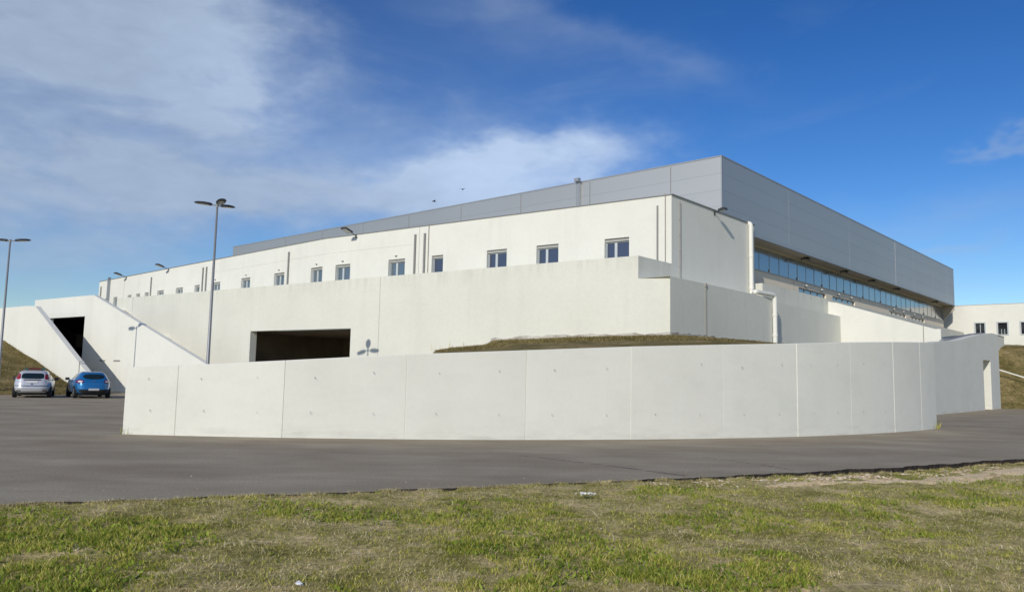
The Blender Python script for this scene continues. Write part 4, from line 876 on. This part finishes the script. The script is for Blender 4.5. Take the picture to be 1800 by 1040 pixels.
def blade_mesh(name, x, y, z, h, wd, lean, mat, label, cat=None, shape='blade'):
    n = len(x); az = RNG.random(n)*2*PI; la = RNG.random(n)*2*PI; dx, dy = np.cos(az)*wd/2, np.sin(az)*wd/2; lx, ly = np.cos(la)*lean*h, np.sin(la)*lean*h
    hz = h*np.sqrt(np.clip(1-lean**2*.8, .08, 1))
    if shape == 'blade':
        P = [(x-dx, y-dy, z), (x+dx, y+dy, z), (x+dx*.7+lx*.45, y+dy*.7+ly*.45, z+hz*.6), (x-dx*.7+lx*.45, y-dy*.7+ly*.45, z+hz*.6), (x+lx, y+ly, z+hz)]
        faces = [(0, 1, 2, 3), (3, 2, 4)]
    else:
        P = [(x, y, z), (x+dx+lx*.5, y+dy+ly*.5, z+hz*.55), (x+lx, y+ly, z+hz), (x-dx+lx*.5, y-dy+ly*.5, z+hz*.55)]; faces = [(0, 1, 2, 3)]
    npv = len(P); co_ = np.empty((n, npv, 3), np.float32)
    for i, (a, b, c) in enumerate(P): co_[:, i, 0] = a; co_[:, i, 1] = b; co_[:, i, 2] = c
    me = bpy.data.meshes.new(name); me.vertices.add(n*npv); me.vertices.foreach_set('co', co_.ravel())
    lpp = sum(len(f) for f in faces); li = np.concatenate([np.array(f) for f in faces]); loops = (np.arange(n)[:, None]*npv+li[None]).ravel().astype(np.int32)
    st_ = np.cumsum([0]+[len(f) for f in faces])[:-1]; starts = (np.arange(n)[:, None]*lpp+st_[None]).ravel().astype(np.int32)
    me.loops.add(n*lpp); me.loops.foreach_set('vertex_index', loops); me.polygons.add(n*len(faces)); me.polygons.foreach_set('loop_start', starts)
    me.materials.append(M[mat]); me.update(calc_edges=True); me.validate()
    o_ = bpy.data.objects.new(name, me); COL.objects.link(o_); tag(o_, label, None, None, 'stuff'); return o_
SAND = ((8.5, 14.9, 1.3, .48), (11.0, 16.6, 1.5, .60), (5.2, 13.45, 1.0, .20), (6.8, 14.2, .9, .26), (2.9, 6.6, .5, .18), (1.2, 8.4, .35, .12))
def sand_mask(x, y):
    k = np.zeros_like(x, dtype=bool)
    for cx, cy, rx, ry in SAND: dx = x-cx; dy = y-cy-.52*dx; k |= (dx/rx)**2+(dy/ry)**2 < .9
    return k
def clump(x, y): return smooth(fbm(x, y, 7.5, 301, 3), .36, .62)
def green_map(x, y):
    g_ = fbm(x, y, .85, 21, 4)+.05*np.clip(-x/5, -1, 1)-.02
    for (cx, cy, rx, ry, am) in ((-3.7, 8.0, 1.0, .7, .16), (-.6, 7.8, 1.3, .7, .10), (-2., 9.6, 1.2, .4, .08), (.1, 6.6, .7, .4, .08), (2.2, 6.4, .5, .3, .1), (5.5, 11.5, 2, .5, .06), (3.3, 6.9, 1.4, .8, -.10), (-1.5, 7.2, .6, .4, -.08), (-3.2, 9.3, 1., .3, -.05)):
        g_ = g_+am*np.exp(-((x-cx)/rx)**2-((y-cy)/ry)**2)
    return g_
def smooth(a, lo, hi): t = np.clip((a-lo)/(hi-lo), 0, 1); return t*t*(3-2*t)
x, y, d = scatter_area(520000); gm_ = green_map(x, y); keep = RNG.random(len(x)) < .25+.75*smooth(gm_, .34, .56)*np.clip(.35+d*.8, 0, 1); ck = clump(x, y); keep &= (RNG.random(len(x)) < .22+.78*ck) & ~(sand_mask(x, y) & (RNG.random(len(x)) < .97)); x, y, gm_, ck = x[keep], y[keep], gm_[keep], ck[keep]
h = (.012+.024*RNG.random(len(x))*(1+1.1*smooth(gm_, .5, .66)))*(.6+1.0*ck); blade_mesh('grass', x, y, verge_z(x, y)-.004, h, .0045+.004*RNG.random(len(x)), .35+.6*RNG.random(len(x)), 'green', 'short green grass covering the verge in the foreground')
x, y, d = scatter_area(340000, -.03); gm_ = green_map(x, y); keep = RNG.random(len(x)) < .25+.60*(1-smooth(gm_, .40, .60))+.5*(d < .5); keep &= ((1-clump(x, y))*.7+.3 > RNG.random(len(x))) & ~(sand_mask(x, y) & (RNG.random(len(x)) < .95)); x, y, d = x[keep], y[keep], d[keep]
h = .018+.042*RNG.random(len(x))**2; blade_mesh('dry_grass', x, y, verge_z(x, y)-.003, h, .003+.004*RNG.random(len(x)), .6+.38*RNG.random(len(x)), 'straw', 'dry straw coloured grass between the green patches')
x, y, d = scatter_area(90000, .3); gm_ = green_map(x, y); lm = fbm(x, y, 1.9, 77, 3); keep = (RNG.random(len(x)) < smooth(gm_+.35*(lm-.5), .50, .62)*.8) & (d > .4); x, y = x[keep], y[keep]
blade_mesh('broadleaf_weeds', x, y, verge_z(x, y), .02+.05*RNG.random(len(x))**1.5, .012+.02*RNG.random(len(x)), .3+.65*RNG.random(len(x)), 'leaf', 'bright green broadleaf weeds growing through the grass', shape='leaf')
n = 30000; x = RNG.uniform(-13, 15, n); e = np.interp(x, EX, EY)+.05*np.sin(x*3.1)+.04*np.sin(x*7.7+1); y = e-.03+RNG.normal(0, .045, n)*(.6+1.2*fbm(x, x*0, 1.3, 91, 3)); keep = fbm(x, y, 3.5, 92, 3) > .40; x, y = x[keep], y[keep]
blade_mesh('edge_grass', x, y, np.minimum(verge_z(x, y), 0)-.003, .02+.045*RNG.random(len(x))**1.6, .004+.004*RNG.random(len(x)), .4+.55*RNG.random(len(x)), 'straw', 'ragged dry grass growing over the edge of the asphalt')
q = []
for t_, n_ in ((46.9, 26), (46.2, 10), (-4.4, 6)):
    for _ in range(n_): p_ = arc(t_+random.uniform(-.25, .15), .05+random.uniform(0, .05)); q.append((p_.x, p_.y))
q = np.array(q); blade_mesh('edge_grass', q[:, 0], q[:, 1], np.zeros(len(q)), .08+.3*RNG.random(len(q))**1.5, np.full(len(q), .012), .1+.5*RNG.random(len(q)), 'green', 'small weeds growing at the ends of the curved wall')
# taller dry stalks
x, y, d = scatter_area(900, .1); blade_mesh('dry_stalks', x, y, verge_z(x, y), .06+.09*RNG.random(len(x))**2, .0035+.002*RNG.random(len(x)), .3+.65*RNG.random(len(x)), 'straw', 'long dry stalks lying in the verge')
# pale stones and sandy soil by the asphalt edge
def stones(name, pts, mat, label):
    mb = MB()
    for (x_, y_, z_, r_) in pts:
        k = len(mb.v); ax, ay, az_ = r_*random.uniform(.8, 1.5), r_*random.uniform(.6, 1.), r_*random.uniform(.35, .7); ro = random.uniform(0, PI)
        for (a, b, c) in ((1, 0, 0), (.3, .9, .1), (-.8, .5, 0), (-.7, -.6, .1), (.4, -.9, 0), (.25, .1, 1), (-.35, .15, .85)):
            a, b, c = a*random.uniform(.8, 1.2)*ax, b*random.uniform(.8, 1.2)*ay, c*az_; mb.v.append((x_+a*math.cos(ro)-b*math.sin(ro), y_+a*math.sin(ro)+b*math.cos(ro), z_+c))
        for f in ((0, 1, 5), (1, 2, 6), (1, 6, 5), (2, 3, 6), (3, 4, 5), (3, 5, 6), (4, 0, 5)): mb.f.append(tuple(k+i for i in f)); mb.m.append(0)
    tag(mb.build(name, mat, recalc=True), label, None, None, 'stuff')
P = []
for _ in range(1500):
    x_ = random.triangular(2.0, 11.5, 7.2); e = edge_y(x_); y_ = e-.28-abs(random.gauss(.12, .28))
    if fbm(np.array([x_]), np.array([y_]), 2.5, 44)[0] < .45: continue
    P.append((x_, y_, float(verge_z(np.array([x_]), np.array([y_]))[0]), random.uniform(.010, .034)*(1.5 if random.random() < .1 else 1)))
for _ in range(900):
    y_ = random.uniform(5.5, 12); x_ = random.uniform(-.7, .7)*y_
    if y_ > edge_y(x_)-.2: continue
    P.append((x_, y_, float(verge_z(np.array([x_]), np.array([y_]))[0]), random.uniform(.005, .014)))
for _ in range(70):
    x_ = random.uniform(-6, 9); y_ = edge_y(x_)+abs(random.gauss(0, 1.2))+.02
    P.append((x_, y_, .002, random.uniform(.006, .016)))
stones('gravel', P, 'stone', 'pale broken stones scattered along the road edge at right')
m = MB()
for (cx, cy, rx, ry) in SAND[:4]:
    m.grid(lambda u, v: (lambda X, Y: (X, Y, float(verge_z(np.array([X]), np.array([Y]))[0])+.035*(1-(2*v-1)**2)*(1-(2*u-1)**2)-.004))(cx+rx*(2*u-1)*math.sqrt(max(0, 1-.5*(2*v-1)**2)), cy+ry*(2*v-1)*math.sqrt(max(0, 1-.5*(2*u-1)**2))+.52*rx*(2*u-1)), 30, 14)
tag(m.build('sandy_soil', 'sand', smooth=True, recalc=False), kind='structure')
# tufts on the banks
def on_bank(fn, n, u0, u1, v0, v1):
    U = u0+(u1-u0)*RNG.random(n); Vv = v0+(v1-v0)*RNG.random(n); A = np.array([fn(float(a), float(b)) for a, b in zip(U, Vv)]); return A[:, 0], A[:, 1], A[:, 2]
for fn, n, rg, lab in ((bank_mid, 26000, (.05, 1, .45, 1), 'dry brown green grass on the bank below the terrace'), (bank_left, 26000, (.35, 1, 0, 1), 'brown green grass on the bank behind the parked cars'), (bank_right, 22000, (0, .35, 0, 1), 'brown green grass on the bank at the right edge')):
    x, y, z = on_bank(fn, n, *rg); blade_mesh('bank_grass', x, y, z-.01, .05+.09*RNG.random(len(x)), .012+.012*RNG.random(len(x)), .3+.6*RNG.random(len(x)), 'bankgrass', lab)
# a few taller weeds at the terrace foot
x = []; y = []; z = []
for s_, zb in ((11.9, 3.25), (12.6, 3.2), (13.2, 3.1), (10.8, 3.3)):
    for _ in range(5): q = P0+T*(s_+random.uniform(-.1, .1))+NT*.3; x.append(q.x); y.append(q.y); z.append(zb)
blade_mesh('dry_stalks', np.array(x), np.array(y), np.array(z), .2+.4*RNG.random(len(x)), np.full(len(x), .02), .1+.3*RNG.random(len(x)), 'straw', 'thin dry weed stalks at the foot of the terrace wall')
